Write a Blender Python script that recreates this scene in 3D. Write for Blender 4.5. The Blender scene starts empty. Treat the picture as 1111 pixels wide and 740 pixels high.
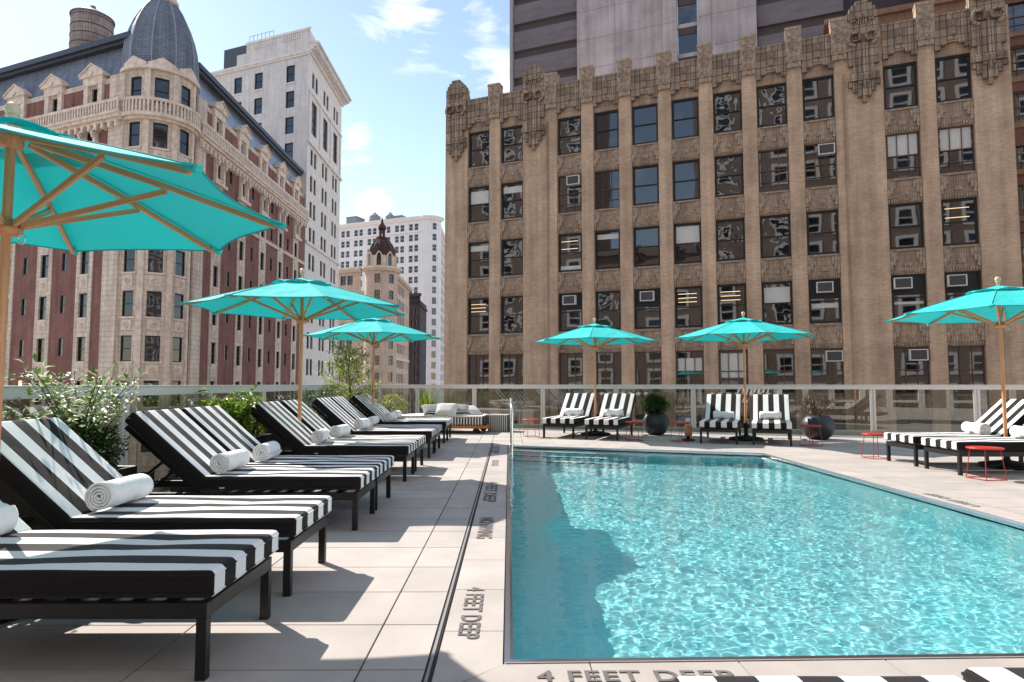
import bpy, bmesh, math, random
from mathutils import Vector, Matrix, noise
PI = math.pi
R = math.radians
sc = bpy.context.scene
random.seed(7)

# ------------------------------------------------------------------ camera, world, sun, exposure
cam = bpy.data.objects.new('camera', bpy.data.cameras.new('camera'))
sc.collection.objects.link(cam)
cam.location = (0, 0, 1.15)
cam.rotation_euler = (R(90 + 3.84), 0, R(-0.2865))
cam.data.sensor_width = 36
cam.data.lens = 36 * 700 / 1111
cam.data.clip_start = 0.05
cam.data.clip_end = 3000
sc.camera = cam

SUN_EL, SUN_AZ = R(39), R(45)          # azimuth measured from +Y towards -X
world = bpy.data.worlds.new('World')
sc.world = world
world.use_nodes = True
wn = world.node_tree
bg = wn.nodes['Background']
sky = wn.nodes.new('ShaderNodeTexSky')
sky.sky_type = 'NISHITA'
sky.sun_disc = False
sky.sun_elevation = SUN_EL
sky.sun_rotation = -SUN_AZ
sky.air_density = 1.0
sky.dust_density = 0.12
sky.ozone_density = 3.8
SKY_STRENGTH = 0.113
bg.inputs['Strength'].default_value = SKY_STRENGTH
# wisps of cloud laid out by direction, plus unseen banks added to fill shaded facades
tc = wn.nodes.new('ShaderNodeTexCoord')
mp = wn.nodes.new('ShaderNodeMapping'); mp.inputs['Scale'].default_value = (3.0, 3.0, 9.0)
mp.inputs['Rotation'].default_value = (0.3, 0.35, 0)
nz = wn.nodes.new('ShaderNodeTexNoise'); nz.inputs['Scale'].default_value = 2.2
nz.inputs['Detail'].default_value = 8; nz.inputs['Roughness'].default_value = 0.62
nz.inputs['Distortion'].default_value = 0.6
wn.links.new(tc.outputs['Generated'], mp.inputs['Vector'])
wn.links.new(mp.outputs[0], nz.inputs['Vector'])
def wmath(op, a, b=None, c=None):
    n = wn.nodes.new('ShaderNodeMath'); n.operation = op
    for i, v in enumerate((a, b, c)):
        if v is None: continue
        if isinstance(v, (int, float)): n.inputs[i].default_value = v
        else: wn.links.new(v, n.inputs[i])
    return n.outputs[0]
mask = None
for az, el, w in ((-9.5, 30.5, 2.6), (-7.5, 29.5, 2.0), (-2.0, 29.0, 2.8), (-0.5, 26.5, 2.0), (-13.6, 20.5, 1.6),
                  (-12.0, 15.5, 1.3), (20, 45, 9), (170, 58, 34), (-140, 55, 28), (110, 55, 28)):  # last three: wide banks out of view, put in as fill light
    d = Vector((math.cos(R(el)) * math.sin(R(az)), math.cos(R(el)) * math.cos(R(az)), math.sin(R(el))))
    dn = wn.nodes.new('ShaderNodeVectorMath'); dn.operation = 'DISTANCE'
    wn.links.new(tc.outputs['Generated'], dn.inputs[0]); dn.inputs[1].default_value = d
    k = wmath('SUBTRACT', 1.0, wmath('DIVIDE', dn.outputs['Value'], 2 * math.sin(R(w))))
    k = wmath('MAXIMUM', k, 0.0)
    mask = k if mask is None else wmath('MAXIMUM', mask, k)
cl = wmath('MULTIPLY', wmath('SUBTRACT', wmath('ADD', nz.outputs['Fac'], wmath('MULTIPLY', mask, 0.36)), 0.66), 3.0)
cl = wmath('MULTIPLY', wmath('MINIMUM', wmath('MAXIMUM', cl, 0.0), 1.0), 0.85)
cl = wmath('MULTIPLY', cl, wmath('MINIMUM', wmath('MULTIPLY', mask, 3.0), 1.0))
tint = wn.nodes.new('ShaderNodeMix'); tint.data_type = 'RGBA'; tint.blend_type = 'MULTIPLY'; tint.inputs[0].default_value = 1.0
wn.links.new(sky.outputs[0], tint.inputs[6]); tint.inputs[7].default_value = (1.18, .97, .80, 1)
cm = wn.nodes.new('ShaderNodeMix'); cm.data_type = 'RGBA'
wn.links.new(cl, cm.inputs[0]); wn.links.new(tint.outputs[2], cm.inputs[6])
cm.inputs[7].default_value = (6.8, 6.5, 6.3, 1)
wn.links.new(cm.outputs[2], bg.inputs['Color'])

S = Vector((-math.cos(SUN_EL) * math.sin(SUN_AZ), math.cos(SUN_EL) * math.cos(SUN_AZ), math.sin(SUN_EL)))
sl = bpy.data.lights.new('sun', 'SUN')
sl.energy = 3.15
sl.color = (1.0, 0.92, 0.84)
sl.angle = R(0.5)
sl.cycles.is_caustics_light = True
sun = bpy.data.objects.new('sun', sl)
sc.collection.objects.link(sun)
sun.rotation_euler = S.to_track_quat('Z', 'Y').to_euler()

sc.view_settings.view_transform = 'Standard'
sc.view_settings.look = 'None'
sc.view_settings.exposure = 1.3
sc.view_settings.gamma = 1.0
sc.view_settings.use_curve_mapping = False
sc.cycles.use_denoising = True
sc.cycles.caustics_refractive = True
sc.cycles.caustics_reflective = False
sc.cycles.max_bounces = 10
sc.cycles.transparent_max_bounces = 12
sc.cycles.sample_clamp_indirect = 6.0

# ------------------------------------------------------------------ helpers
def tag(o, label=None, cat=None, group=None, kind=None):
    if label: o['label'] = label
    if cat: o['category'] = cat
    if group: o['group'] = group
    if kind: o['kind'] = kind
    return o

def empty(name, loc=(0, 0, 0), rz=0.0, label=None, cat=None, group=None):
    o = bpy.data.objects.new(name, None)
    sc.collection.objects.link(o)
    o.location = loc
    o.rotation_euler = (0, 0, rz)
    o.empty_display_size = 0.2
    return tag(o, label, cat, group)

def children(o):
    return [c for c in bpy.data.objects if c.parent == o]

KIDS = {}
def link_child(o, parent):
    o.parent = parent
    KIDS.setdefault(parent.name, []).append(o)

def copy_tree(o, parent=None):
    c = o.copy()
    sc.collection.objects.link(c)
    if parent is not None:
        link_child(c, parent)
    for ch in list(KIDS.get(o.name, [])):
        copy_tree(ch, c)
    return c

class MB:
    """collects geometry; every vertex remembers its local coordinate (attribute 'lc')"""
    def __init__(s, xf=None):
        s.v = []; s.f = []; s.l = []; s.sm = []; s.mi = []; s.xf = xf; s.mat = 0
    def add(s, pts, faces, smooth=False):
        b = len(s.v)
        for p in pts:
            p = Vector(p)
            s.l.append(tuple(p))
            s.v.append(tuple(s.xf(p)) if s.xf else tuple(p))
        for f in faces:
            s.f.append(tuple(b + i for i in f)); s.sm.append(smooth); s.mi.append(s.mat)
    def box(s, x0, x1, y0, y1, z0, z1):
        s.add([(x0, y0, z0), (x1, y0, z0), (x1, y1, z0), (x0, y1, z0), (x0, y0, z1), (x1, y0, z1), (x1, y1, z1), (x0, y1, z1)],
              [(0, 3, 2, 1), (4, 5, 6, 7), (0, 1, 5, 4), (1, 2, 6, 5), (2, 3, 7, 6), (3, 0, 4, 7)])
    def obox(s, m, sx, sy, sz):
        pts = [m @ Vector((x * sx / 2, y * sy / 2, z * sz / 2)) for z in (-1, 1) for x, y in ((-1, -1), (1, -1), (1, 1), (-1, 1))]
        s.add(pts, [(0, 3, 2, 1), (4, 5, 6, 7), (0, 1, 5, 4), (1, 2, 6, 5), (2, 3, 7, 6), (3, 0, 4, 7)])
    def bar(s, a, b, w, h, up=(0, 0, 1)):
        a = Vector(a); b = Vector(b); d = (b - a); L = d.length; d.normalize()
        u = Vector(up)
        x = d.cross(u)
        if x.length < 1e-4: x = d.cross(Vector((0, 1, 0)))
        x.normalize(); z = x.cross(d)
        m = Matrix(((d.x, x.x, z.x, (a.x + b.x) / 2), (d.y, x.y, z.y, (a.y + b.y) / 2), (d.z, x.z, z.z, (a.z + b.z) / 2), (0, 0, 0, 1)))
        s.obox(m, L, w, h)
        for i, (z_, x_, y_) in enumerate([(q * L / 2, p_ * w / 2, r_ * h / 2) for r_ in (-1, 1) for q, p_ in ((-1, -1), (1, -1), (1, 1), (-1, 1))]):
            s.l[-8 + i] = (x_, y_, z_ + L * 3.7)
    def tube(s, pts, r, n=8, closed=False, caps=True):
        pts = [Vector(p) for p in pts]
        rs = r if isinstance(r, (list, tuple)) else [r] * len(pts)
        V = []; F = []
        N = len(pts); prev = None
        for i, p in enumerate(pts):
            if closed: d = pts[(i + 1) % N] - pts[i - 1]
            else: d = pts[min(i + 1, N - 1)] - pts[max(i - 1, 0)]
            d.normalize()
            if prev is None:
                x = d.orthogonal().normalized()
            else:
                x = (prev - d * prev.dot(d)).normalized()
            prev = x
            y = d.cross(x)
            for k in range(n):
                a = 2 * PI * k / n
                V.append(p + (x * math.cos(a) + y * math.sin(a)) * rs[i])
        M_ = N if closed else N - 1
        for i in range(M_):
            for k in range(n):
                a = i * n + k; b = i * n + (k + 1) % n
                c = ((i + 1) % N) * n + (k + 1) % n; d_ = ((i + 1) % N) * n + k
                F.append((a, b, c, d_))
        s.add(V, F, True)
        if caps and not closed:
            s.add(V[:n], [tuple(range(n - 1, -1, -1))]); s.add(V[-n:], [tuple(range(n))])
    def lathe(s, prof, c=(0, 0, 0), n=24, smooth=True, a0=0, a1=2 * PI):
        V = []; F = []
        full = abs(a1 - a0 - 2 * PI) < 1e-6
        cols = n if full else n + 1
        for (r, z) in prof:
            for k in range(cols):
                a = a0 + (a1 - a0) * k / n
                V.append((c[0] + r * math.cos(a), c[1] + r * math.sin(a), c[2] + z))
        for i in range(len(prof) - 1):
            for k in range(n):
                k2 = (k + 1) % cols if full else k + 1
                F.append((i * cols + k, i * cols + k2, (i + 1) * cols + k2, (i + 1) * cols + k))
        s.add(V, F, smooth)
    def prism(s, poly, y0, y1):
        """polygon in (x,z), extruded along y"""
        n = len(poly)
        V = [(x, y0, z) for x, z in poly] + [(x, y1, z) for x, z in poly]
        F = [tuple(range(n)), tuple(range(2 * n - 1, n - 1, -1))]
        for i in range(n):
            j = (i + 1) % n
            F.append((i, i + n, j + n, j))
        s.add(V, F)
    def wall(s, s0, s1, z0, z1, holes=(), y=0.0, depth=0.25, step=None):
        """vertical sheet with real openings and reveals"""
        H = [h for h in holes if h[1] > s0 and h[0] < s1 and h[3] > z0 and h[2] < z1]
        xs = sorted(set([s0, s1] + [min(max(v, s0), s1) for h in H for v in h[:2]]))
        if step:
            ex = []
            for a, b in zip(xs, xs[1:]):
                k = max(1, int(math.ceil((b - a) / step)))
                ex += [a + (b - a) * i / k for i in range(k)]
            xs = ex + [s1]
        zs = sorted(set([z0, z1] + [min(max(v, z0), z1) for h in H for v in h[2:4]]))
        V = [(x, y, z) for z in zs for x in xs]; F = []
        nx = len(xs)
        for j in range(len(zs) - 1):
            zc = (zs[j] + zs[j + 1]) / 2
            row = [h for h in H if h[2] < zc < h[3]]
            for i in range(nx - 1):
                xc = (xs[i] + xs[i + 1]) / 2
                if any(h[0] < xc < h[1] for h in row): continue
                a = j * nx + i
                F.append((a, a + 1, a + nx + 1, a + nx))
        s.add(V, F)
        for a, b, c, d in [h[:4] for h in H]:
            c = max(c, z0); d = min(d, z1)
            s.add([(a, y, c), (a, y + depth, c), (a, y + depth, d), (a, y, d)], [(0, 1, 2, 3)])
            s.add([(b, y, c), (b, y, d), (b, y + depth, d), (b, y + depth, c)], [(0, 1, 2, 3)])
            s.add([(a, y, c), (b, y, c), (b, y + depth, c), (a, y + depth, c)], [(0, 1, 2, 3)])
            s.add([(a, y, d), (a, y + depth, d), (b, y + depth, d), (b, y, d)], [(0, 1, 2, 3)])
    def build(s, name, mat, parent=None, loc=(0, 0, 0), rz=0.0, bevel=None):
        me = bpy.data.meshes.new(name)
        me.from_pydata(s.v, [], s.f)
        mats = mat if isinstance(mat, (list, tuple)) else [mat]
        for m in mats: me.materials.append(m)
        me.polygons.foreach_set('use_smooth', s.sm)
        me.polygons.foreach_set('material_index', s.mi)
        at = me.attributes.new('lc', 'FLOAT_VECTOR', 'POINT')
        at.data.foreach_set('vector', [c for p in s.l for c in p])
        me.update()
        o = bpy.data.objects.new(name, me)
        sc.collection.objects.link(o)
        o.location = loc
        o.rotation_euler = (0, 0, rz)
        if parent is not None: link_child(o, parent)
        if bevel:
            bm_ = o.modifiers.new('Bevel', 'BEVEL'); bm_.width = bevel; bm_.segments = 2; bm_.limit_method = 'ANGLE'
        return o

def frame(P, ang, root):
    """local (s, inward, z) -> coordinates relative to the root empty"""
    c, s_ = math.cos(R(ang)), math.sin(R(ang))
    def f(p):
        return Vector((P[0] - root[0] + c * p.x - s_ * p.y, P[1] - root[1] + s_ * p.x + c * p.y, p.z - root[2]))
    f.rz = R(ang)
    return f

def inst(proto, parent, f, s, y, z):
    o = copy_tree(proto, parent)
    o.location = f(Vector((s, y, z)))
    o.rotation_euler = (0, 0, f.rz)
    return o

# ------------------------------------------------------------------ materials
def newmat(name):
    m = bpy.data.materials.new(name); m.use_nodes = True
    return m, m.node_tree, m.node_tree.nodes['Principled BSDF']

def mat(name, col, rough=0.6, metal=0.0, var=0.0, scale=3.0, bump=0.0, bscale=40.0, spec=0.5, island=0.0, coat=0.0, stretch=(1, 1, 1), obj_random=0.0):
    m, nt, b = newmat(name)
    b.inputs['Roughness'].default_value = rough
    b.inputs['Metallic'].default_value = metal
    b.inputs['Specular IOR Level'].default_value = spec
    b.inputs['Coat Weight'].default_value = coat
    b.inputs['Base Color'].default_value = (*col, 1)
    N = nt.nodes.new; L = nt.links.new
    at = N('ShaderNodeAttribute'); at.attribute_name = 'lc'
    mpn = N('ShaderNodeMapping'); mpn.inputs['Scale'].default_value = stretch
    L(at.outputs['Vector'], mpn.inputs['Vector'])
    fac = None
    if var > 0:
        n = N('ShaderNodeTexNoise'); n.inputs['Scale'].default_value = scale; n.inputs['Detail'].default_value = 6
        n.inputs['Roughness'].default_value = 0.6
        L(mpn.outputs[0], n.inputs['Vector'])
        mr = N('ShaderNodeMapRange'); mr.inputs[1].default_value = 0.28; mr.inputs[2].default_value = 0.72
        mr.inputs[3].default_value = 1 - var; mr.inputs[4].default_value = 1 + var
        L(n.outputs['Fac'], mr.inputs[0]); fac = mr.outputs[0]
    if island > 0 or obj_random > 0:
        g = N('ShaderNodeNewGeometry') if island > 0 else N('ShaderNodeObjectInfo')
        w = max(island, obj_random)
        mr = N('ShaderNodeMapRange'); mr.inputs[3].default_value = 1 - w; mr.inputs[4].default_value = 1 + w
        L(g.outputs['Random Per Island' if island > 0 else 'Random'], mr.inputs[0])
        if fac is None: fac = mr.outputs[0]
        else:
            mm_ = N('ShaderNodeMath'); mm_.operation = 'MULTIPLY'; L(fac, mm_.inputs[0]); L(mr.outputs[0], mm_.inputs[1]); fac = mm_.outputs[0]
    if fac is not None:
        vm = N('ShaderNodeVectorMath'); vm.operation = 'SCALE'; vm.inputs[0].default_value = col
        L(fac, vm.inputs['Scale']); L(vm.outputs[0], b.inputs['Base Color'])
    if bump > 0:
        n2 = N('ShaderNodeTexNoise'); n2.inputs['Scale'].default_value = bscale; n2.inputs['Detail'].default_value = 4
        L(mpn.outputs[0], n2.inputs['Vector'])
        bn = N('ShaderNodeBump'); bn.inputs['Strength'].default_value = bump; bn.inputs['Distance'].default_value = 0.02
        L(n2.outputs['Fac'], bn.inputs['Height']); L(bn.outputs[0], b.inputs['Normal'])
    return m

def brickmat(name, c1, c2, mortar, bw=0.22, bh=0.075, msize=0.012, stain=0.25, streak=0.2, rough=0.85, offset=0.5, bump=0.4, smooth=0.1):
    m, nt, b = newmat(name)
    N = nt.nodes.new; L = nt.links.new
    at = N('ShaderNodeAttribute'); at.attribute_name = 'lc'
    sp = N('ShaderNodeSeparateXYZ'); L(at.outputs['Vector'], sp.inputs[0])
    ad = N('ShaderNodeMath'); ad.operation = 'ADD'; L(sp.outputs[0], ad.inputs[0]); L(sp.outputs[1], ad.inputs[1])
    cb = N('ShaderNodeCombineXYZ'); L(ad.outputs[0], cb.inputs[0]); L(sp.outputs[2], cb.inputs[1])
    br = N('ShaderNodeTexBrick'); L(cb.outputs[0], br.inputs['Vector'])
    br.inputs['Scale'].default_value = 1.0; br.inputs['Brick Width'].default_value = bw; br.inputs['Row Height'].default_value = bh
    br.inputs['Mortar Size'].default_value = msize; br.inputs['Mortar Smooth'].default_value = smooth
    br.inputs['Color1'].default_value = (*c1, 1); br.inputs['Color2'].default_value = (*c2, 1); br.inputs['Mortar'].default_value = (*mortar, 1)
    br.offset = offset
    n = N('ShaderNodeTexNoise'); n.inputs['Scale'].default_value = 0.45; n.inputs['Detail'].default_value = 8; n.inputs['Roughness'].default_value = 0.65
    L(at.outputs['Vector'], n.inputs['Vector'])
    mr = N('ShaderNodeMapRange'); mr.inputs[1].default_value = 0.3; mr.inputs[2].default_value = 0.7
    mr.inputs[3].default_value = 1 - stain; mr.inputs[4].default_value = 1 + stain * 0.6
    L(n.outputs['Fac'], mr.inputs[0])
    mp_ = N('ShaderNodeMapping'); mp_.inputs['Scale'].default_value = (2.2, 0.13, 1)
    L(cb.outputs[0], mp_.inputs['Vector'])
    n3 = N('ShaderNodeTexNoise'); n3.inputs['Scale'].default_value = 1.0; n3.inputs['Detail'].default_value = 5
    L(mp_.outputs[0], n3.inputs['Vector'])
    mr3 = N('ShaderNodeMapRange'); mr3.inputs[1].default_value = 0.35; mr3.inputs[2].default_value = 0.7
    mr3.inputs[3].default_value = 1 + streak * 0.3; mr3.inputs[4].default_value = 1 - streak
    L(n3.outputs['Fac'], mr3.inputs[0])
    mu = N('ShaderNodeMath'); mu.operation = 'MULTIPLY'; L(mr.outputs[0], mu.inputs[0]); L(mr3.outputs[0], mu.inputs[1])
    vm = N('ShaderNodeVectorMath'); vm.operation = 'SCALE'; L(br.outputs['Color'], vm.inputs[0]); L(mu.outputs[0], vm.inputs['Scale'])
    L(vm.outputs[0], b.inputs['Base Color'])
    b.inputs['Roughness'].default_value = rough
    b.inputs['Specular IOR Level'].default_value = 0.25
    bn = N('ShaderNodeBump'); bn.inputs['Strength'].default_value = bump; bn.inputs['Distance'].default_value = 0.02; bn.invert = True
    L(br.outputs['Fac'], bn.inputs['Height']); L(bn.outputs[0], b.inputs['Normal'])
    return m

def panemat(name, tint_, ior=1.9, wob=0.5, wscale=0.9, rnd=0.6):
    m, nt, b = newmat(name)
    N = nt.nodes.new; L = nt.links.new
    oi = N('ShaderNodeObjectInfo')
    mr = N('ShaderNodeMapRange'); mr.inputs[3].default_value = 1 - rnd; mr.inputs[4].default_value = 1 + rnd
    L(oi.outputs['Random'], mr.inputs[0])
    vm = N('ShaderNodeVectorMath'); vm.operation = 'SCALE'; vm.inputs[0].default_value = tint_; L(mr.outputs[0], vm.inputs['Scale'])
    L(vm.outputs[0], b.inputs['Base Color'])
    b.inputs['Roughness'].default_value = 0.02
    b.inputs['IOR'].default_value = ior
    at = N('ShaderNodeAttribute'); at.attribute_name = 'lc'
    of = N('ShaderNodeVectorMath'); of.operation = 'SCALE'; of.inputs[0].default_value = (37, 11, 53); L(oi.outputs['Random'], of.inputs['Scale'])
    av = N('ShaderNodeVectorMath'); av.operation = 'ADD'; L(at.outputs['Vector'], av.inputs[0]); L(of.outputs[0], av.inputs[1])
    n = N('ShaderNodeTexNoise'); n.inputs['Scale'].default_value = wscale; n.inputs['Detail'].default_value = 1.5
    L(av.outputs[0], n.inputs['Vector'])
    bn = N('ShaderNodeBump'); bn.inputs['Strength'].default_value = wob; bn.inputs['Distance'].default_value = 0.12
    L(n.outputs['Fac'], bn.inputs['Height']); L(bn.outputs[0], b.inputs['Normal'])
    return m

def woodmat(name, c1, c2, along=2):
    m, nt, b = newmat(name)
    N = nt.nodes.new; L = nt.links.new
    at = N('ShaderNodeAttribute'); at.attribute_name = 'lc'
    mp_ = N('ShaderNodeMapping'); sc_ = [26, 26, 26]; sc_[along] = 1.6
    mp_.inputs['Scale'].default_value = sc_; L(at.outputs['Vector'], mp_.inputs['Vector'])
    n = N('ShaderNodeTexNoise'); n.inputs['Scale'].default_value = 1.5; n.inputs['Detail'].default_value = 6; n.inputs['Distortion'].default_value = 0.4
    L(mp_.outputs[0], n.inputs['Vector'])
    cr = N('ShaderNodeValToRGB'); cr.color_ramp.elements[0].position = 0.3; cr.color_ramp.elements[1].position = 0.7
    cr.color_ramp.elements[0].color = (*c1, 1); cr.color_ramp.elements[1].color = (*c2, 1)
    L(n.outputs['Fac'], cr.inputs[0]); L(cr.outputs[0], b.inputs['Base Color'])
    b.inputs['Roughness'].default_value = 0.45
    bn = N('ShaderNodeBump'); bn.inputs['Strength'].default_value = 0.15; bn.inputs['Distance'].default_value = 0.002
    L(n.outputs['Fac'], bn.inputs['Height']); L(bn.outputs[0], b.inputs['Normal'])
    return m

def leafmat(name, c1, c2, trans=0.35, lo=0.0, hi=1.0):
    m, nt, b = newmat(name)
    N = nt.nodes.new; L = nt.links.new
    g = N('ShaderNodeNewGeometry')
    cr = N('ShaderNodeValToRGB'); cr.color_ramp.elements[0].color = (*c1, 1); cr.color_ramp.elements[1].color = (*c2, 1)
    cr.color_ramp.elements[0].position = lo; cr.color_ramp.elements[1].position = hi
    L(g.outputs['Random Per Island'], cr.inputs[0]); L(cr.outputs[0], b.inputs['Base Color'])
    b.inputs['Roughness'].default_value = 0.38
    tr = N('ShaderNodeBsdfTranslucent'); L(cr.outputs[0], tr.inputs['Color'])
    mx = N('ShaderNodeMixShader'); mx.inputs[0].default_value = trans
    L(b.outputs[0], mx.inputs[1]); L(tr.outputs[0], mx.inputs[2])
    L(mx.outputs[0], nt.nodes['Material Output'].inputs['Surface'])
    return m

def stripemat(name, axis, w, off, light, dark, edge=None):
    m, nt, b = newmat(name)
    N = nt.nodes.new; L = nt.links.new
    at = N('ShaderNodeAttribute'); at.attribute_name = 'lc'
    sp = N('ShaderNodeSeparateXYZ'); L(at.outputs['Vector'], sp.inputs[0])
    def mt(op, a, b_=None):
        n = N('ShaderNodeMath'); n.operation = op
        for i, v in enumerate((a, b_)):
            if v is None: continue
            if isinstance(v, (int, float)): n.inputs[i].default_value = v
            else: L(v, n.inputs[i])
        return n.outputs[0]
    v = sp.outputs[axis]
    fr = mt('GREATER_THAN', mt('FRACT', mt('DIVIDE', mt('ADD', v, off), 2 * w)), 0.5)   # 1 = dark
    if edge:
        fr = mt('MAXIMUM', fr, mt('GREATER_THAN', mt('ABSOLUTE', v), edge))
    mx = N('ShaderNodeMix'); mx.data_type = 'RGBA'; L(fr, mx.inputs[0])
    mx.inputs[6].default_value = (*light, 1); mx.inputs[7].default_value = (*dark, 1)
    n = N('ShaderNodeTexNoise'); n.inputs['Scale'].default_value = 260; n.inputs['Detail'].default_value = 2
    L(at.outputs['Vector'], n.inputs['Vector'])
    n2 = N('ShaderNodeTexNoise'); n2.inputs['Scale'].default_value = 5; n2.inputs['Detail'].default_value = 3
    L(at.outputs['Vector'], n2.inputs['Vector'])
    mr = N('ShaderNodeMapRange'); mr.inputs[3].default_value = 0.86; mr.inputs[4].default_value = 1.12
    L(n.outputs['Fac'], mr.inputs[0])
    vm = N('ShaderNodeVectorMath'); vm.operation = 'SCALE'; L(mx.outputs[2], vm.inputs[0]); L(mr.outputs[0], vm.inputs['Scale'])
    L(vm.outputs[0], b.inputs['Base Color'])
    b.inputs['Roughness'].default_value = 0.9; b.inputs['Sheen Weight'].default_value = 0.12; b.inputs['Sheen Roughness'].default_value = 0.4
    b.inputs['Specular IOR Level'].default_value = 0.2
    bn = N('ShaderNodeBump'); bn.inputs['Strength'].default_value = 0.35; bn.inputs['Distance'].default_value = 0.015
    L(n2.outputs['Fac'], bn.inputs['Height']); L(bn.outputs[0], b.inputs['Normal'])
    return m

T = {}
T['tan'] = brickmat('tan_brick', (.72, .50, .35), (.57, .385, .265), (.50, .38, .285), stain=.3, streak=.26)
T['spandrel'] = brickmat('spandrel_brick', (.50, .36, .26), (.40, .29, .205), (.28, .2, .15), bw=.1, bh=.3, offset=0, stain=.3, streak=.35)
T['terra'] = brickmat('terracotta_blocks', (.44, .33, .25), (.30, .225, .175), (.12, .09, .07), bw=.3, bh=.42, msize=.018, offset=0, stain=.45, streak=.4, bump=.8)
T['terra_relief'] = mat('terracotta_relief', (.36, .27, .205), .85, var=.5, scale=5, bump=1.0, bscale=9)
T['coping'] = mat('parapet_stone', (.42, .35, .28), .85, var=.25, scale=2, bump=.3, bscale=12)
T['concrete'] = brickmat('tower_concrete', (.48, .44, .45), (.43, .39, .405), (.30, .27, .28), bw=3.9, bh=2.55, msize=.035, offset=.0, stain=.28, streak=.22, bump=.2)
T['dark_panel'] = mat('dark_louvre_panel', (.16, .14, .155), .7, var=.2, scale=1.2, stretch=(.5, 1, 2))
T['dark_recess'] = mat('dark_recess', (.075, .06, .065), .8)
T['black_frame'] = mat('black_window_frame', (.012, .012, .014), .45)
T['brown_frame'] = mat('brown_window_frame', (.11, .06, .05), .6)
T['blind'] = mat('window_blind', (.62, .62, .60), .5, var=.08, scale=2, coat=.3)
T['pane'] = panemat('window_glass', (.012, .013, .016), 2.2, .03, .55)
T['pane_wavy'] = panemat('wavy_window_glass', (.010, .011, .014), 2.2, .095, 1.0)
T['pane_far'] = panemat('window_glass_far', (.016, .019, .026), 1.75, .1, .5)
T['red'] = brickmat('red_brick', (.33, .14, .12), (.25, .105, .09), (.24, .15, .125), stain=.3, streak=.25)
T['lime'] = brickmat('limestone', (.78, .66, .56), (.71, .60, .51), (.50, .40, .33), bw=.9, bh=.42, msize=.02, stain=.2, streak=.3, bump=.5)
T['lime_plain'] = mat('carved_limestone', (.74, .62, .53), .85, var=.28, scale=2.2, bump=.7, bscale=7)
T['slate'] = brickmat('slate_shingles', (.22, .255, .325), (.175, .205, .265), (.10, .115, .15), bw=.5, bh=.22, msize=.02, stain=.3, streak=.25, rough=.5, bump=.6)
T['slate_metal'] = mat('metal_mansard', (.22, .235, .265), .28, metal=.45, var=.5, scale=.35, bump=.25, bscale=.8)
T['eave'] = mat('dark_eave', (.045, .05, .068), .5, var=.2)
T['tank'] = brickmat('tank_wood', (.42, .34, .31), (.33, .27, .25), (.2, .16, .15), bw=.25, bh=.45, msize=.02, offset=0, stain=.35, streak=.3)
T['white_brick'] = brickmat('white_glazed_brick', (.76, .71, .69), (.71, .66, .645), (.6, .56, .54), bw=.5, bh=.36, msize=.02, stain=.14, streak=.16, bump=.25)
T['white_stone'] = mat('white_stone', (.74, .68, .64), .8, var=.16, scale=1.2, bump=.5, bscale=5)
T['beige'] = brickmat('beige_stone', (.66, .51, .41), (.60, .465, .375), (.46, .35, .28), bw=1.2, bh=.5, msize=.03, stain=.16, streak=.2)
T['beige_plain'] = mat('beige_trim', (.68, .54, .44), .8, var=.15, scale=1)
T['brown_dome'] = brickmat('brown_dome_tiles', (.125, .075, .07), (.09, .055, .052), (.04, .025, .024), bw=.4, bh=.35, msize=.04, stain=.3)
T['tower_white'] = brickmat('tower_white_brick', (.82, .78, .78), (.79, .75, .75), (.7, .66, .66), bw=1.0, bh=.6, msize=.02, stain=.08, streak=.08, bump=.1)
T['tower_trim'] = mat('tower_trim', (.82, .76, .74), .8)
T['dark_block'] = brickmat('dark_block', (.075, .065, .075), (.055, .05, .06), (.03, .03, .035), bw=1.2, bh=.8, stain=.3)
T['brown_brick'] = brickmat('brown_brick', (.27, .12, .08), (.2, .09, .065), (.17, .1, .075), stain=.3)
T['orange_brick'] = brickmat('orange_brick', (.33, .19, .125), (.27, .155, .10), (.22, .15, .11), stain=.2)
T['paver'] = mat('deck_paver', (.455, .412, .372), .75, var=.12, scale=2.3, island=.08, bump=.25, bscale=220)
T['joint'] = mat('paver_joint', (.10, .088, .078), .9)
T['slot'] = mat('drain_slot', (.05, .047, .045), .9)
T['grate'] = mat('grate_metal', (.30, .29, .28), .55, metal=.3)
T['steel'] = mat('stainless_steel', (.75, .75, .76), .22, metal=1.0)
T['white_steel'] = mat('polished_rail_steel', (.85, .84, .83), .25, metal=1.0)
T['paint'] = mat('grey_marking_paint', (.14, .125, .12), .8, var=.3, scale=14)
T['rail'] = mat('rail_aluminium', (.78, .77, .75), .45, metal=.15, var=.04, scale=2)
T['kerb'] = mat('rail_kerb', (.30, .34, .29), .6, var=.1)
T['black'] = mat('black_powder_coat', (.004, .004, .0045), .42)
T['black_cloth'] = mat('black_fabric', (.018, .016, .017), .95)
T['stripe'] = stripemat('striped_fabric', 1, .1043, .365, (.88, .87, .86), (.017, .014, .014), .35)
T['stripe_small'] = stripemat('narrow_striped_fabric', 0, .034, 0, (.76, .75, .73), (.035, .03, .03))
T['stripe_v'] = stripemat('ottoman_stripes', 0, .026, 0, (.78, .76, .72), (.10, .09, .09))
T['towel'] = mat('white_terry', (.94, .94, .94), .98, var=.02, scale=8, bump=.28, bscale=110)
T['wood'] = woodmat('umbrella_wood', (.60, .23, .09), (.80, .40, .20))
T['wood_daybed'] = woodmat('daybed_teak', (.42, .15, .04), (.55, .22, .07), 0)
T['finial'] = mat('pale_finial', (.72, .52, .36), .3, var=.1, scale=14)
T['red_wire'] = mat('red_painted_wire', (.50, .028, .022), .4)
T['charcoal'] = mat('charcoal_planter', (.032, .036, .045), .42, var=.12, scale=7)
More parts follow.
